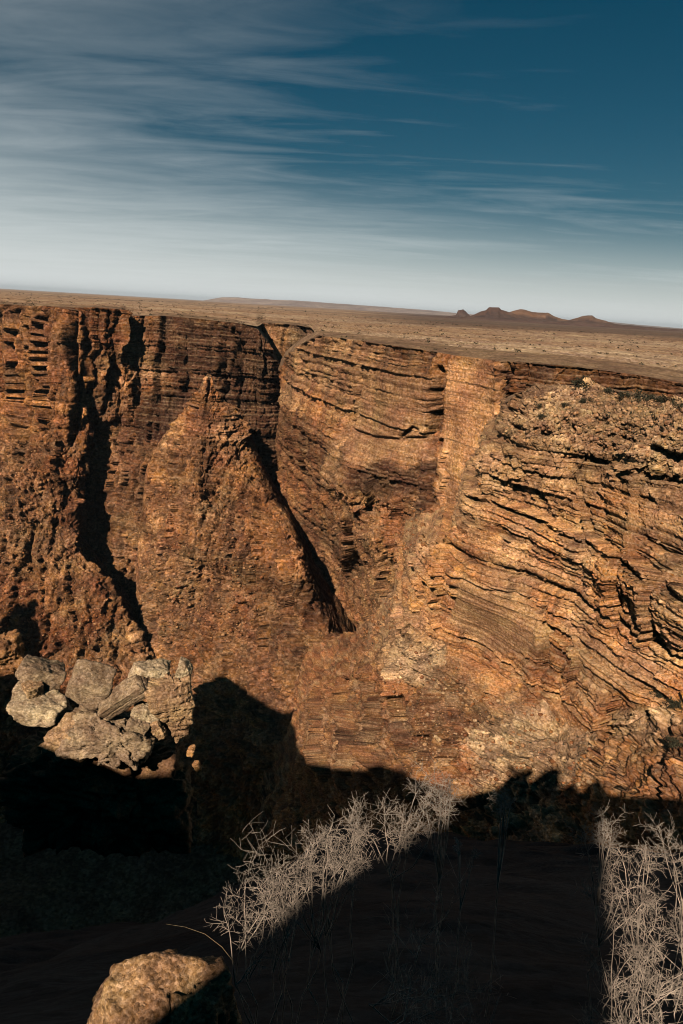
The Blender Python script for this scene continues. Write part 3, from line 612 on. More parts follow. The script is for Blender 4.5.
# side canyon seen behind the central wall
sheet('canyon_wall', M_FAR, top=[(240, 322), (262, 323), (285, 324), (300, 326), (330, 331), (345, 333)], bottom=[(240, 400), (345, 400)], left=[(240, 322), (240, 400)], right=[(345, 333), (345, 400)],
      cps=[(240, 322, 620, 1, 'brown'), (285, 324, 600, 1, 'rust'), (298, 328, 596, 1, 'varn'), (330, 331, 560, 1, 'brown'), (345, 333, 550, 1, 'brown'), (280, 345, 590, .6, 'rust'), (240, 400, 600, .5, 'rust'), (300, 360, 580, .6, 'brown'), (345, 400, 540, .6, 'rust')],
      nr=90, nc=130, seed=91, back=50, backz=1, det=1.2, tmin=1.8, tmax=4, blen=14, jlen=14, joint=.8, cracks=[([(298, 326), (297, 345)], 3.0, 14)])


# ------------------------------------------------------------------ far mesas and hills
def far_hill(name, mat, prof, Y, depth, base, col, col2, seed, nseg=160, rows=26):
    """prof: skyline as (px, py); the hill falls away to both sides of its crest"""
    prof = np.array(prof, float); px = np.linspace(prof[0, 0], prof[-1, 0], nseg); py = np.interp(px, prof[:, 0], prof[:, 1])
    top = pt(px, py, np.full(nseg, Y)); h = top[:, 2] - base
    s = np.linspace(-1, 1, rows)[:, None]
    X = top[None, :, 0] * (1 + s * depth / Y); Yy = Y + s * depth + 0 * X
    sh = np.clip(1 - np.abs(s), 0, 1); cap = np.minimum(1, sh * 2.2) ** 1.3
    p = np.stack([X, Yy, 0 * X], -1)
    cap = cap * (1 + 0.25 * fbm(p / (depth * 0.35), 4, seed) * (sh < 0.5))
    Z = base + np.maximum(h[None], 0) * cap
    m = (cap > 0.62)[..., None]
    c = np.where(m, np.array(col), np.array(col2)) * (1 + 0.3 * fbm(np.stack([X, Yy, Z * 4], -1) / (depth * 0.12), 3, seed + 2))[..., None]
    me = make_mesh(name, np.stack([X, Yy, Z], -1), grid_faces(rows, nseg), c, False)
    link(name, me, mat, kind='structure')


M_HILL = rock_mat('far_hill_rock', 12, 0.3, 0.2, 0.2, 0.2)
far_hill('hills', M_HILL, [(180, 306), (200, 301), (222, 297.5), (238, 298), (260, 299.5), (290, 301), (330, 303.5), (380, 307), (430, 310.5), (462, 314), (500, 316)], 18000, 3000, -25, (.30, .2, .15), (.3, .2, .15), 5)
far_hill('hills', M_HILL, [(560, 322), (600, 321), (640, 325), (683, 328.5), (760, 333)], 22000, 3000, -25, (.22, .14, .1), (.22, .14, .1), 15)
far_hill('hill', M_HILL, [(440, 317), (456, 315), (458, 310.5), (463, 309.5), (466, 312), (470, 316), (478, 317.5)], 5600, 160, -22, (.10, .05, .035), (.09, .05, .035), 6, 60)
far_hill('hill', M_HILL, [(462, 318), (472, 315.5), (481, 311.5), (486, 310.6), (489, 307.6), (499, 307.8), (501, 310), (504, 310.8), (513, 313.5), (524, 318), (534, 321)], 5200, 500, -22, (.13, .062, .036), (.085, .045, .03), 7, 90)
far_hill('hill', M_HILL, [(498, 320), (508, 312.8), (514, 311.3), (520, 310.6), (532, 312.6), (548, 313.2), (553, 316), (562, 319), (574, 321), (590, 324)], 5500, 600, -22, (.20, .10, .05), (.09, .047, .03), 8, 90)
far_hill('hill', M_HILL, [(556, 324), (568, 320.3), (578, 317.8), (582, 316.4), (592, 316.2), (596, 319), (612, 323), (622, 326)], 5300, 450, -22, (.14, .07, .04), (.09, .047, .03), 9, 80)
far_hill('hill', M_HILL, [(330, 313), (420, 315.5), (470, 317), (540, 320), (600, 323), (650, 327), (720, 333)], 4600, 350, -21, (.10, .052, .034), (.11, .055, .036), 10, 200)

# gorge bottom
gx, gy = np.meshgrid(np.linspace(-700, 500, 120), np.linspace(150, 900, 90))
gp = np.stack([gx, gy, 0 * gx], -1); gz = -292 + 8 * fbm(gp / 60, 4, 2)
link('canyon_floor', make_mesh('canyon_floor', np.stack([gx, gy, gz], -1), grid_faces(90, 120), np.broadcast_to(np.array((.22, .12, .06)), gp.shape)), M_FAR, kind='structure')


# ------------------------------------------------------------------ the near rim: ground under the viewpoint and steep slope below it
def slope_z(x, y):
    x = np.asarray(x, float); y = np.asarray(y, float)
    lip = -1.72 - 8.3 * smooth(2.0, 16.0, -x) - 8 * smooth(16, 60, -x)
    rim = 0.25 + 0.2 * np.sin(x * 0.7)
    d = y - rim
    return lip - (0.86 + 0.10 * smooth(1, -4, x)) * np.maximum(d, 0)


def near_slope():
    xs = np.concatenate([np.linspace(-90, -8, 150)[:-1], np.linspace(-8, 8, 170)[:-1], np.linspace(8, 45, 60)]); ys = np.concatenate([np.linspace(-4, 0, 12)[:-1], np.linspace(0, 8, 110)[:-1], np.linspace(8, 95, 230)])
    x, y = np.meshgrid(xs, ys); z = slope_z(x, y)
    p = np.stack([x, y, z], -1); r = np.clip(y / 25, 0.05, 1)
    z = z + r * 1.3 * (fbm(p / 6, 4, 61) - 0.2) + 0.12 * fbm(p / 0.9, 4, 62) * np.clip(y, .3, 1) - 6 * smooth(55, 95, y)
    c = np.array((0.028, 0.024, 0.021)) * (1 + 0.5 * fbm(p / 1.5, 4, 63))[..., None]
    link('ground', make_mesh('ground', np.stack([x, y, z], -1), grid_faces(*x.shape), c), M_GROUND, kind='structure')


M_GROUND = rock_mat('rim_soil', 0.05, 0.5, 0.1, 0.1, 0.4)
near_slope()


# ---- unseen rim added to throw the shade; edge worked back from wanted shadow outlines
def sun_coords(P):
    s = P @ LAT; w = P[..., 2] + (P @ FWD) * TE; return s, w


def edge_pts(pix, info):
    pix = np.array(pix, float); Y = sheet_Y(info, pix[:, 0], pix[:, 1]) if not isinstance(info, float) else np.full(len(pix), info)
    return np.stack(sun_coords(pt(pix[:, 0], pix[:, 1], Y)), -1)


def shadow_rim():
    e_w1 = edge_pts([(2, 655), (6, 612), (14, 600), (22, 605), (28, 597), (36, 600), (43, 612), (40, 640), (42, 668), (60, 690), (100, 706)], I_W1)
    e_b = edge_pts([(150, 712), (185, 700), (205, 684), (215, 679), (228, 676), (240, 684), (255, 695), (270, 706), (282, 712), (292, 712), (300, 708)], I_B)
    e_sp = edge_pts([(302, 752), (312, 762), (340, 768), (365, 770), (378, 764), (395, 770), (420, 777), (440, 785), (460, 797)], I_R)
    e_rb = edge_pts([(500, 806), (520, 793), (535, 780), (560, 773), (585, 773), (598, 778), (606, 790), (612, 803), (630, 806), (650, 800), (690, 796), (760, 790)], I_R)
    # notch and hump shaped to lay the viewer's shadow across the sunlit bushes
    dl = edge_pts([(205, 990), (250, 945), (300, 902), (350, 872), (400, 842), (440, 820), (480, 806)], 2.8)
    dr = edge_pts([(603, 815), (601, 840), (612, 872), (606, 900), (616, 940), (602, 975), (608, 1000), (590, 1040)], 2.8)
    s0, s1 = dl[0, 0] - 0.25, dr[:, 0].max() + 1.0
    rbl = np.array([(-12.0, -5.5), (-10.5, -1.9), (-9.9, -2.5), (-8.66, -2.65), (-7.76, -2.75), (-6.9, -2.35), (-5.9, -0.9), (-4.6, 1.0), (-2.8, 2.1)]); rbl = rbl[rbl[:, 0] < s0 - 0.3]; rbr = e_rb[e_rb[:, 0] > s1 + 0.3]
    ds = dr[:, 0].min()
    e = np.concatenate([[(-420, -40)], e_w1, e_b, e_sp, rbl, [(s0 - 0.02, -2.5), (s0, dl[0, 1] - 0.8)], dl, [(dl[-1, 0] + 0.05, 1.6), (0.0, 2.6), (dr[0, 0] - 0.01, 2.2)],
                        dr, [(dr[-1, 0] + 0.05, -1.9), (s1, -1.9), (s1 + 0.1, 0.0)], rbr, [(60, 6)]])
    ztop = np.interp(e[:, 0], [-420, -140, -100, -30, -12, -4, 4, 20, 60], [-12, -9, -8, -6, 0, 2.6, 2.6, 7, 8])
    k = [0]
    V = []
    for a in range(len(e) - 1):                        # resample finely
        m = int(np.clip(abs(e[a + 1, 0] - e[a, 0]) / 1.2, 3, 30)); t = np.linspace(0, 1, m, endpoint=False)[:, None]
        V.append(np.c_[e[a] * (1 - t) + e[a + 1] * t, ztop[a] * (1 - t[:, 0]) + ztop[a + 1] * t[:, 0]])
    V = np.concatenate(V); s, w, zt = V.T
    a = (zt - w) / TE
    E = s[:, None] * LAT - a[:, None] * FWD; E[:, 2] = zt
    kb = (np.linspace(1, 0, 26) ** 2)[:, None, None]
    top = E[None] - FWD * 450 * kb; top[..., 2] -= (np.minimum(kb * 450, 20) * 0.06)[..., 0]
    kd = (np.arange(1, 60) / 59)[:, None, None]
    low = E[None] - FWD * 3.0 * kd; low[..., 2] -= (70 * kd[..., 0] ** 1.4)
    P = np.concatenate([top, low], 0)
    nz = fbm(P / 3, 4, 71)[..., None] + 0.5
    P = P - FWD * nz * 1.2 * np.r_[np.zeros(27), np.linspace(0.1, 1, 58)][:, None, None]
    c = np.array((0.33, 0.2, 0.11)) * (1 + .4 * fbm(P / 4, 3, 72))[..., None]
    link('rim', make_mesh('rim', P, grid_faces(*P.shape[:2]), c), M_NEAR, kind='structure')  # out of view, shaped for the shadows it casts


shadow_rim()


# ------------------------------------------------------------------ boulders
def ico(level):
    import bmesh
    bm = bmesh.new(); bmesh.ops.create_icosphere(bm, subdivisions=level, radius=1.0)
    v = np.array([x.co[:] for x in bm.verts]); f = np.array([[x.index for x in fc.verts] for fc in bm.faces]); bm.free(); return v, f


ICO = {5: ico(5), 6: ico(6)}


def rot(ax, ay, az):
    return np.array(Matrix.Rotation(math.radians(az), 3, 'Z') @ Matrix.Rotation(math.radians(ay), 3, 'Y') @ Matrix.Rotation(math.radians(ax), 3, 'X'))


def rock_shape(size, r, seed, lvl=5, cuts=9, boxy=0.8, rough=0.06, beds=0.0, taper=0.0, chips=0.7):
    """an angular block: a rounded polyhedron of random planes, chipped and bedded"""
    rng = np.random.RandomState(seed); d, f = ICO[lvl]
    n = [np.eye(3)[i] * sg for i in range(3) for sg in (1, -1)]; h = [boxy * rng.uniform(.85, 1.05) for _ in n]
    for _ in range(cuts):
        v = rng.randn(3); n.append(v / np.linalg.norm(v)); h.append(rng.uniform(0.82, 1.15) * (boxy + 0.12))
    n = np.array(n); n = n + 0.10 * rng.randn(*n.shape); n /= np.linalg.norm(n, axis=1, keepdims=True); h = np.array(h)
    q = np.maximum(d @ n.T, 1e-3) / h
    rad = 1 / (q ** 48).sum(1) ** (1 / 48)
    v = d * rad[:, None]
    if taper: v[:, :2] *= (1 - taper * np.clip(-v[:, 2:3], 0, 1.2)) * np.ones((1, 2))
    v = v * np.array(size)
    g = max(size)
    v = v + d * (rough * g * (1.1 * fbm(v / (0.8 * g) + seed, 3, seed, .5) + 0.55 * fbm(v / (0.16 * g) + seed, 4, seed + 2, .6)))[:, None]
    bs_ = worley(v / (0.42 * g) + 0.25 * vnoise(v / (.3 * g), 3)[:, None] + seed, seed + 9)[1]; bt_ = worley(v / (0.17 * g) + seed, seed + 8)[1]
    v = v + d * (rough * g * chips * (0.55 * bs_ + 0.30 * bt_))[:, None]         # chipped facets
    for k in range(2):                                               # cracks
        cr = np.abs(vnoise(v / (0.75 * g) * np.array([1, 1, 1.4]) + seed * 1.7, seed + 60 + k) + 0.25 * vnoise(v / (0.16 * g), seed + 80 + k))
        v = v - d * (rough * 0.7 * g * np.exp(-(cr / 0.022) ** 2))[:, None]
    if beds:
        zz = (v[:, 2] + 0.06 * g * fbm(v / (0.7 * g), 2, seed + 3)) / (0.17 * g); fz = zz - np.floor(zz)
        v[:, :2] += d[:, :2] * (beds * g * ((hsh(np.floor(zz), 0 * zz, seed) - 0.5) - 0.9 * np.exp(-(np.minimum(fz, 1 - fz) / 0.08) ** 2)))[:, None]
    return v @ rot(*r).T, f


def rock(label, px, py, Y, wpx, size, r, seed, colour='grey', name='boulder', group=None, lvl=5, mat=None, var=0.35, **kw):
    c = pt(px, py, Y); m = np.linalg.norm(c) / F * wpx / 2
    v, f = rock_shape([x * m for x in size], r, seed, lvl, **kw)
    col = np.array(C[colour]) * (1 + var * fbm(v / (m * 0.4) + seed, 4, seed))[:, None]
    st = smooth(0.15, 0.4, fbm(v / (m * np.array([.35, .35, .8])) + 3, 4, seed + 5))[:, None]
    col = col * (1 - 0.55 * st) + np.array(C['dark']) * 0.55 * st
    me = make_mesh(name, v, f, col)
    o = link(name, me, mat or M_SHELF, label=label, cat='rock' if name != 'boulder' else 'boulder', group=group); o.location = c
    return o


M_SHELF = rock_mat('shelf_rock', 0.014, 0.6, 0.25, 0.2, 0.45)
M_STONE = rock_mat('foreground_stone', 0.007, 1.0, 0.3, 0.25, 0.6)
G = 'boulders on the sunlit shelf at lower left'
YS = 11.5
rock('large squarish grey-brown boulder tilted on the lower left shelf', 88, 686, YS, 46, (1.0, .9, .85), (18, 24, 20), 3, 'grey', group=G, cuts=5, boxy=.72, rough=.05)
rock('flat stone capping the large squarish boulder on the left shelf', 96, 675, YS + 0.10, 30, (.95, .8, .34), (10, 14, 35), 4, 'grey', group=G, cuts=5, boxy=.75, rough=.05)
rock('long slab leaning up to the right beside the large squarish boulder', 122, 697, YS - 0.24, 62, (1.05, .55, .34), (20, -36, 10), 6, 'grey', group=G, cuts=5, boxy=.75, rough=.045, beds=.03)
rock('pale broad low boulder at the left end of the sunlit shelf', 38, 708, YS - 0.16, 62, (.95, .7, .36), (5, 10, 0), 8, 'cream', group=G, rough=.08)
rock('rounded boulder rising behind the pale broad boulder at far left', 42, 674, YS + 0.40, 54, (.95, .7, .45), (0, 22, 25), 9, 'grey', group=G, rough=.08)
rock('small stone wedged beneath the rounded boulder at far left', 33, 689, YS, 24, (.9, .8, .6), (10, 0, 40), 10, 'tan', group=G, rough=.08)
rock('knobbly pale cap of rubble rock on the right-hand crag of the shelf', 152, 671, YS + 0.32, 46, (1.0, .8, .42), (0, 8, 10), 12, 'cream', name='rock', group=G, rough=.13, beds=.05)
rock('pale upright block at the right tip of the shelf', 184, 671, YS + 0.16, 30, (.62, .6, .95), (0, 14, 10), 13, 'cream', group=G, rough=.09, beds=.05)
rock('orange crag narrowing downward under the pale upright block', 175, 708, YS, 82, (.52, .55, 1.0), (0, -8, 20), 14, 'tan', name='rock', group=G, rough=.09, beds=.06, taper=.55, lvl=6)
rock('broken ledge of bedded rock filling the middle of the shelf', 112, 737, YS - 0.32, 92, (1.0, .7, .46), (0, 16, 8), 16, 'grey', name='rock', group=G, rough=.17, beds=.05, lvl=6)
rock('wide dark crag in shade that carries the boulders of the left shelf', 106, 782, YS + 0.16, 186, (1.0, .6, .56), (0, 6, 0), 22, 'brown', name='rock', group=G, rough=.16, beds=.04, lvl=6)
rock('rough brown knob at the foot of the broken middle ledge', 74, 738, YS - 0.40, 58, (.9, .8, .7), (10, 25, 0), 17, 'tan', name='rock', group=G, rough=.16, beds=.05)
rock('spiky lump hanging below the right end of the broken ledge', 138, 747, YS - 0.32, 44, (.6, .6, 1.0), (0, 10, 0), 18, 'tan', name='rock', group=G, rough=.16, beds=.05, taper=.5)
rock('small flat stone between the pale broad boulder and the broken ledge', 70, 722, YS - .2, 30, (.9, .7, .5), (0, 20, 10), 41, 'tan', group=G, rough=.1)
rock('angular chip of rock at the lower end of the leaning slab', 104, 719, YS - .3, 22, (.9, .6, .5), (20, -25, 0), 42, 'grey', group=G, rough=.1)
rock('blocky stone under the upper end of the leaning slab', 146, 712, YS - .2, 34, (.9, .7, .6), (0, 30, 15), 43, 'cream', group=G, rough=.12, beds=.05)
rock('jagged stone on top of the right half of the broken ledge', 138, 726, YS - .4, 28, (.9, .7, .6), (15, 20, 0), 44, 'grey', group=G, rough=.13)
rock('thin splinter of rock leaning at the left foot of the orange crag', 158, 730, YS - .3, 26, (.5, .5, 1.0), (0, -25, 0), 45, 'tan', group=G, rough=.1, beds=.05)
rock('small stone shard below the point of the orange crag', 191, 751, YS - 0.08, 15, (.55, .5, 1.0), (0, 15, 0), 19, 'orange', group=G, rough=.1)
rock('lowest little shard standing in the shade under the orange crag', 197, 766, YS - 0.16, 13, (.6, .5, 1.0), (0, -18, 0), 20, 'orange', group=G, rough=.1)
rock('squat brown rock at the extreme left edge behind the shelf', 4, 655, YS + 0.64, 50, (.8, .8, .9), (0, 0, 30), 21, 'rust', name='rock', group=G, rough=.14, beds=.07)
rock('cracked tan boulder in the foreground at the bottom of the slope', 163, 1026, 2.45, 142, (1.0, .85, .74), (24, 10, 32), 35, 'talus', lvl=6, mat=M_STONE, rough=.10, cuts=14, boxy=.74, chips=.6)


# ------------------------------------------------------------------ dead thorn bushes, grass, shrubs
def tubes(segs, sides=4):
    a = np.array([s[0] for s in segs]); b = np.array([s[1] for s in segs]); ra = np.array([s[2] for s in segs]); rb = np.array([s[3] for s in segs])
    d = b - a; d /= np.linalg.norm(d, axis=1, keepdims=True) + 1e-9
    h = np.where(np.abs(d[:, 2:3]) > .9, np.array([[1., 0, 0]]), np.array([[0., 0, 1]])); u = np.cross(d, h); u /= np.linalg.norm(u, axis=1, keepdims=True); v = np.cross(d, u)
    V = []
    for (c, r) in ((a, ra), (b, rb)):
        for k in range(sides):
            t = 2 * math.pi * k / sides; V.append(c + (u * math.cos(t) + v * math.sin(t)) * r[:, None])
    V = np.stack(V, 1); n = len(segs); base = (np.arange(n) * 2 * sides)[:, None]
    Fc = np.concatenate([base + np.array([[k, (k + 1) % sides, sides + (k + 1) % sides, sides + k]]) for k in range(sides)])
    return V.reshape(-1, 3), Fc


def bush_mesh(rng, root, crown, rad, nstem, depth=3, r0=0.006, lean=None):
    segs = []

    def grow(p, d, ln, r, lev):
        n = 3 if lev else 4; tips = []
        for k in range(n):
            d = d + 0.12 * rng.randn(3); d /= np.linalg.norm(d); q = p + d * ln / n; r2 = r * 0.85
            segs.append((p, q, r, r2)); tips.append((q, d.copy(), r2)); p, r = q, r2
        if lev < depth:
            for (q, dd, rr) in tips:
                for _ in range(rng.randint(1, 5) if lev else rng.randint(2, 5)):
                    b = rng.randn(3); b -= dd * (b @ dd); b /= np.linalg.norm(b)
                    e = dd * rng.uniform(.1, .8) + b * rng.uniform(.6, 1.0) + np.array([0, 0, .05]); e /= np.linalg.norm(e)
                    grow(q, e, ln * rng.uniform(.18, .7), rr * 0.62, lev + 1)

    ntr = max(1, nstem // 3)
    for k in range(ntr):                                             # a few crooked trunks, each forking into several crowns
        b = root + rad * 0.35 * rng.randn(3) * np.array([1, 1, 0]); mid = root + (crown - root) * rng.uniform(.55, .8) + rad * 0.5 * rng.randn(3)
        pts = [b + (mid - b) * u + rad * 0.22 * rng.randn(3) * (0 < u < 1) for u in (0, .25, .5, .75, 1)]
        for a in range(4): segs.append((pts[a], pts[a + 1], r0 * (1.5 - .1 * a), r0 * (1.4 - .1 * a)))
        for _ in range(max(2, nstem // ntr)):
            t = crown + rad * rng.randn(3) * np.array([.75, .6, .5]); d = t - mid; L = np.linalg.norm(d); d /= L
            c0 = mid + d * max(L - 0.9 * rad, 0.25 * L); e = (mid + c0) / 2 + rad * .12 * rng.randn(3)
            segs.append((mid, e, r0 * 1.3, r0 * 1.15)); segs.append((e, c0, r0 * 1.15, r0)); grow(c0, d, rad * rng.uniform(1.1, 2.0), r0, 0)
    return segs


M_TWIG = plain_mat('dry_twig', (0.36, 0.27, 0.20), 0.85, 0.55, 9)
GB = 'dead thorn bushes on the rim'


def thorn_bush(label, px, py, Y, radpx, nstem, seed, r0=0.0030, depth=2):
    rng = np.random.RandomState(seed); c = pt(px, py, Y); rad = np.linalg.norm(c) / F * radpx
    root = np.array([c[0] + 0.05, c[1] - 0.05, float(slope_z(c[0], c[1]))])
    segs = bush_mesh(rng, np.zeros(3), c - root, rad, nstem, depth, r0)
    segs = [(a, b, max(x, .00085), max(y, .00065)) for a, b, x, y in segs]
    v, f = tubes(segs)
    o = link('thorn_bush', make_mesh('thorn_bush', v, f), M_TWIG, label=label, cat='bush', group=GB); o.location = root
    return len(segs)


thorn_bush('low dead bush at the lower left end of the row, beside the single grass stalk', 252, 915, 2.75, 22, 9, 1)
thorn_bush('sparse dead bush with a long branch reaching left over the dark slope', 302, 868, 2.95, 22, 9, 2)
thorn_bush('tall pale dead bush with forked branches in the middle of the row', 348, 845, 3.05, 22, 10, 3)
thorn_bush('dense dead bush in the row below the sunlit foot of the orange spur', 402, 822, 3.2, 21, 11, 4)
thorn_bush('dead bush at the upper right end of the row, under the pale cliff foot', 446, 803, 3.3, 14, 8, 14)
thorn_bush('low dead bush filling the gap between the two left bushes of the row', 278, 898, 2.85, 16, 6, 15)
thorn_bush('low tangle of dead twigs in front of the tall pale bush, on the shadow edge', 325, 872, 2.95, 17, 8, 16)
thorn_bush('small dead sprig alone in the shade below the row of bushes', 464, 852, 2.9, 6, 3, 5)
thorn_bush('dark twiggy bush standing in shadow against the sunlit cliff foot', 508, 803, 3.1, 9, 5, 6)
thorn_bush('topmost dead bush of the thicket at right, poking above the shadow edge', 614, 842, 3.0, 14, 5, 21, r0=0.0026)
thorn_bush('dead bush right of the topmost one in the thicket, under the cliff foot shade', 645, 868, 3.0, 16, 5, 22, r0=0.0026)
thorn_bush('short dead bush cut by the right edge, highest of those there', 676, 874, 3.1, 15, 4, 23, r0=0.0026)
thorn_bush('dead bush on the left margin of the thicket, just below the topmost one', 618, 898, 2.9, 14, 5, 24, r0=0.0026)
thorn_bush('pale dead tangle in the middle of the thicket', 650, 920, 2.8, 18, 6, 25, r0=0.0026)
thorn_bush('dead bush cut by the right edge, second from the top', 680, 935, 2.8, 16, 5, 26, r0=0.0026)
thorn_bush('sparse dead bush halfway down the left margin of the thicket', 614, 952, 2.7, 14, 4, 27, r0=0.0026)
thorn_bush('dense dead bush low in the middle of the thicket', 648, 975, 2.65, 18, 6, 28, r0=0.0026)
thorn_bush('dead bush cut by the right edge, third from the top', 680, 988, 2.6, 17, 5, 29, r0=0.0026)
thorn_bush('half-shaded dead bush at the lower left of the thicket', 618, 1003, 2.6, 15, 5, 30, r0=0.0026)
thorn_bush('lowest dead bush in the bottom right corner', 664, 1030, 2.5, 20, 6, 31, r0=0.0026)
thorn_bush('dim dead bush in the deep shadow at bottom centre', 430, 985, 2.5, 36, 6, 11)

def grass_stem():
    P = [pt(*a) for a in ((236, 965, 2.6), (222, 947, 2.62), (205, 934, 2.64), (185, 927, 2.66), (166, 924, 2.68))]; P = np.array(P)
    t = np.linspace(0, 4, 17); Q = np.stack([np.interp(t, range(5), P[:, k]) for k in range(3)], -1); o0 = Q[0]; Q = Q - o0
    segs = [(Q[i], Q[i + 1], .0016 * (1 - i / 20), .0016 * (1 - (i + 1) / 20)) for i in range(16)]
    v, f = tubes(segs); o = link('grass_stalk', make_mesh('grass_stalk', v, f), M_STRAW, label='single dry grass stalk arching left above the foreground boulder', cat='grass stalk'); o.location = o0


M_STRAW = plain_mat('dry_straw', (0.30, 0.21, 0.11), 0.8, 0.2, 40)
grass_stem()
M_LEAF = plain_mat('shrub_leaf', (0.040, 0.034, 0.018), 0.9, 0.4, 3)


def shrub_mesh(rng, rad, n=420, flat=0.7, leaf=1.0):
    cl = rng.randn(9, 3) * rad * np.array([.45, .45, .25]); k = rng.randint(0, 9, n)
    c = cl[k] + rng.randn(n, 3) * rad * .2; c[:, 2] = c[:, 2] * flat + rad * 0.45
    a = rng.randn(n, 3); a /= np.linalg.norm(a, axis=1, keepdims=True); b = np.cross(a, rng.randn(n, 3)); b /= np.linalg.norm(b, axis=1, keepdims=True)
    s = rad * leaf * rng.uniform(.05, .13, (n, 1)); V = np.stack([c - a * s, c - b * s * .6, c + a * s, c + b * s * .6], 1).reshape(-1, 3)
    return V, np.arange(n * 4).reshape(n, 4)


GS = 'dark shrubs on the right bluff'
shr = [('widest dark shrub on the crest at the back of the right bluff', 577, 383, 11), ('round dark shrub just in front of the crest of the right bluff', 585, 400, 6), ('tiny shrub between the crest and the round dark shrub', 585, 391, 3.2),
       ('dark shrub on the bluff skyline right of the widest one', 609, 391, 6), ('large dark shrub on the bluff skyline towards the right', 643, 396, 10), ('upper of two small shrubs on the left shoulder of the bluff', 539, 405, 4.5),
       ('lower of two small shrubs on the left shoulder of the bluff', 540, 416, 5), ('shrub at the left end of a shaded ledge on the bluff top', 566, 405, 5), ('shrub on the bluff skyline cut by the right edge of the photo', 680, 405, 6),
       ('tiny shrub alone on the pale rubble of the bluff top', 613, 404, 3), ('grey shrub between two dark skyline shrubs on the bluff', 626, 395, 7), ('grey low shrub right of the large skyline shrub', 661, 400, 7),
       ('dark shrub on the pale knob at lower right of the bluff', 672, 704, 8), ('smaller shrub left of the one on the pale knob', 659, 695, 6), ('dark shrub clinging to the shaded cliff foot at right edge', 676, 742, 8)]
bpy.context.view_layer.update(); DG = bpy.context.evaluated_depsgraph_get()
for i, (lb, px, py, w) in enumerate(shr):
    rng = np.random.RandomState(40 + i); hit = scn.ray_cast(DG, Vector((0, 0, 0)), Vector(tuple(ray(px, py + w * .45))).normalized()); Y = float(sheet_Y(I_R, px, py)[0]); c = np.array(hit[1]) if hit[0] and hit[1][1] > 0.6 * Y else pt(px, py + w * .5, Y); rad = np.linalg.norm(c) / F * w
    v, f = shrub_mesh(rng, rad, 500 if w > 4 else 160)
    o = link('shrub', make_mesh('shrub', v, f), M_LEAF, label=lb, cat='shrub', group=GS); o.location = c

# rubble lying on the ledges and slopes, and scrub growing on them: nobody could count either
def strew(regions, seed):
    rng = np.random.RandomState(seed); d0, f0 = ico(1); VV, FF, CC, k = [], [], [], 0
    for (poly, n, lo, hi, cols, kind_) in regions:
        P = np.array(poly, float); c = 0
        q = np.stack([rng.uniform(P[:, 0].min(), P[:, 0].max(), n * 4), rng.uniform(P[:, 1].min(), P[:, 1].max(), n * 4)], -1); q = q[in_poly(q, poly, .5) > .5][:n]
        for a, b in q:
            h = scn.ray_cast(DG, Vector((0, 0, 0)), Vector(tuple(ray(a, b))).normalized())
            if not h[0] or h[1][1] < 60: continue
            m = lo * (hi / lo) ** (rng.rand() ** 1.8); r = m * 0.5
            if kind_ == 'rock':
                v = d0 * (0.75 + 0.5 * rng.rand(len(d0), 1)) * np.array([1, rng.uniform(.6, 1), rng.uniform(.45, .85)]) * r; v = v @ rot(*rng.uniform(-25, 25, 3)).T; f = f0
                cc = np.array(C[cols[rng.randint(len(cols))]]) * rng.uniform(.7, 1.15)
            else:
                v, f = shrub_mesh(rng, r, 10, .7, 3.0); cc = np.array((0, 0, 0.))
            VV.append(v + np.array(h[1])); FF.append(f + k); k += len(v); CC.append(np.repeat(cc[None], len(v), 0))
    return np.concatenate(VV), np.concatenate(FF), np.concatenate(CC)


TOPR = [(512, 408), (545, 392), (600, 391), (690, 405), (690, 470), (610, 455), (540, 445), (500, 440)]
FOOT = [(400, 640), (440, 650), (500, 700), (560, 715), (600, 740), (590, 790), (470, 800), (420, 770), (390, 690)]
LEDG = [(480, 460), (690, 470), (690, 690), (600, 690), (470, 560)]
TALB = [(150, 480), (240, 480), (270, 560), (250, 640), (170, 650), (140, 560)]
TALW = [(0, 440), (80, 440), (78, 560), (130, 650), (0, 640)]
TALN = [(330, 495), (420, 500), (430, 545), (400, 560), (395, 630), (370, 650), (345, 590)]
v, f, c = strew([(TOPR, 1500, .35, 1.5, ('pale', 'pale', 'tan', 'grey'), 'rock'), (FOOT, 1100, .3, 1.4, ('pale', 'cream', 'tan', 'rust'), 'rock'), (LEDG, 500, .25, .8, ('tan', 'pale', 'orange'), 'rock'),
                 (TALB, 900, .9, 3.2, ('talus', 'rust', 'tan', 'brown'), 'rock'), (TALW, 900, .9, 3.2, ('talus', 'rust', 'tan', 'brown'), 'rock'), (TALN, 500, .6, 2.2, ('talus', 'rust', 'tan'), 'rock')], 8)
link('rubble', make_mesh('rubble', v, f, c * np.array([.96, .80, .73])), M_NEAR, label='loose rubble strewn over the ledges and talus slopes', cat='rubble', kind='stuff')
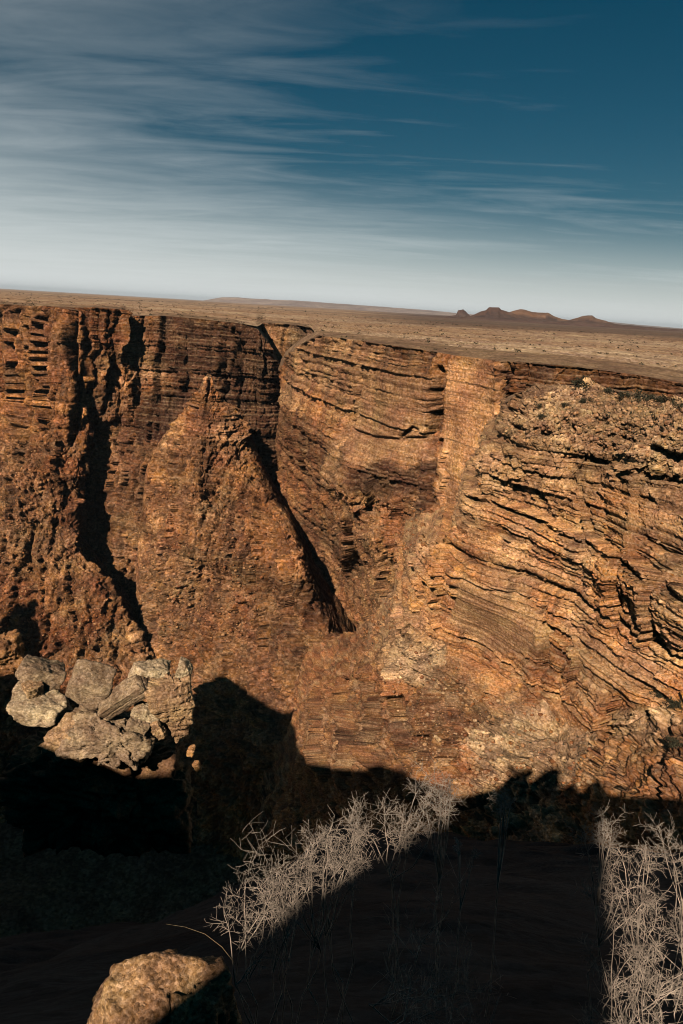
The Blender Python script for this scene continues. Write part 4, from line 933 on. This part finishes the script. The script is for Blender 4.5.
v, f, c = strew([(TOPR, 170, .5, 1.6, None, 'scrub'), (FOOT, 150, .4, 1.2, None, 'scrub'), (LEDG, 60, .3, .8, None, 'scrub'), (TALB, 350, .8, 2.2, None, 'scrub'), (TALW, 350, .8, 2.2, None, 'scrub'), (TALN, 160, .7, 1.6, None, 'scrub')], 9)
link('scrub', make_mesh('scrub', v, f), M_LEAF, label='small dark scrub growing on the canyon slopes', cat='scrub', kind='stuff')

# low desert scrub scattered over the plateau: nobody could count it
rng = np.random.RandomState(5); V, Fc, k = [], [], 0
for i in range(1700):
    px = rng.uniform(-80, 760); Yb = float(np.interp(px, PLAT[3], PLAT[2])); Y = Yb * (1 + 6 * rng.rand() ** 2.2) + 6
    x = float(np.interp(px, PLAT[3], PLAT[0])) * Y; z = PLAT[4](px, Y)
    v, f = shrub_mesh(rng, rng.uniform(.35, 1.0) * (1 + Y / 900), 14, .6, 3.0)
    v[:, 2] -= .2; V.append(v * np.array([1.3, 1.3, 1]) + np.array([x, Y, z])); Fc.append(f + k); k += len(v)
link('scrub', make_mesh('scrub', np.concatenate(V), np.concatenate(Fc)), M_LEAF, label='low dark desert scrub dotted across the plateau', cat='scrub', kind='stuff')

# ------------------------------------------------------------------ the air between here and the horizon
def haze():
    x0, x1, y0, y1, z0, z1 = -75000, 75000, -2500, 78000, -330, 300
    v = [(x, y, z) for x in (x0, x1) for y in (y0, y1) for z in (z0, z1)]
    me = make_mesh('haze', np.array(v), np.array([[0, 1, 3, 2], [4, 6, 7, 5], [0, 4, 5, 1], [2, 3, 7, 6], [0, 2, 6, 4], [1, 5, 7, 3]]))
    mt = bpy.data.materials.new('haze_air'); mt.use_nodes = True; t = mt.node_tree; t.nodes.clear()
    out = t.nodes.new('ShaderNodeOutputMaterial'); pv = t.nodes.new('ShaderNodeVolumePrincipled')
    pv.inputs['Color'].default_value = (0.78, 0.85, 0.92, 1); pv.inputs['Density'].default_value = 1.8e-5
    t.links.new(pv.outputs[0], out.inputs['Volume'])
    o = link('haze', me, mt, label='thin pale haze lying over the far plateau', cat='haze', kind='stuff')


haze()
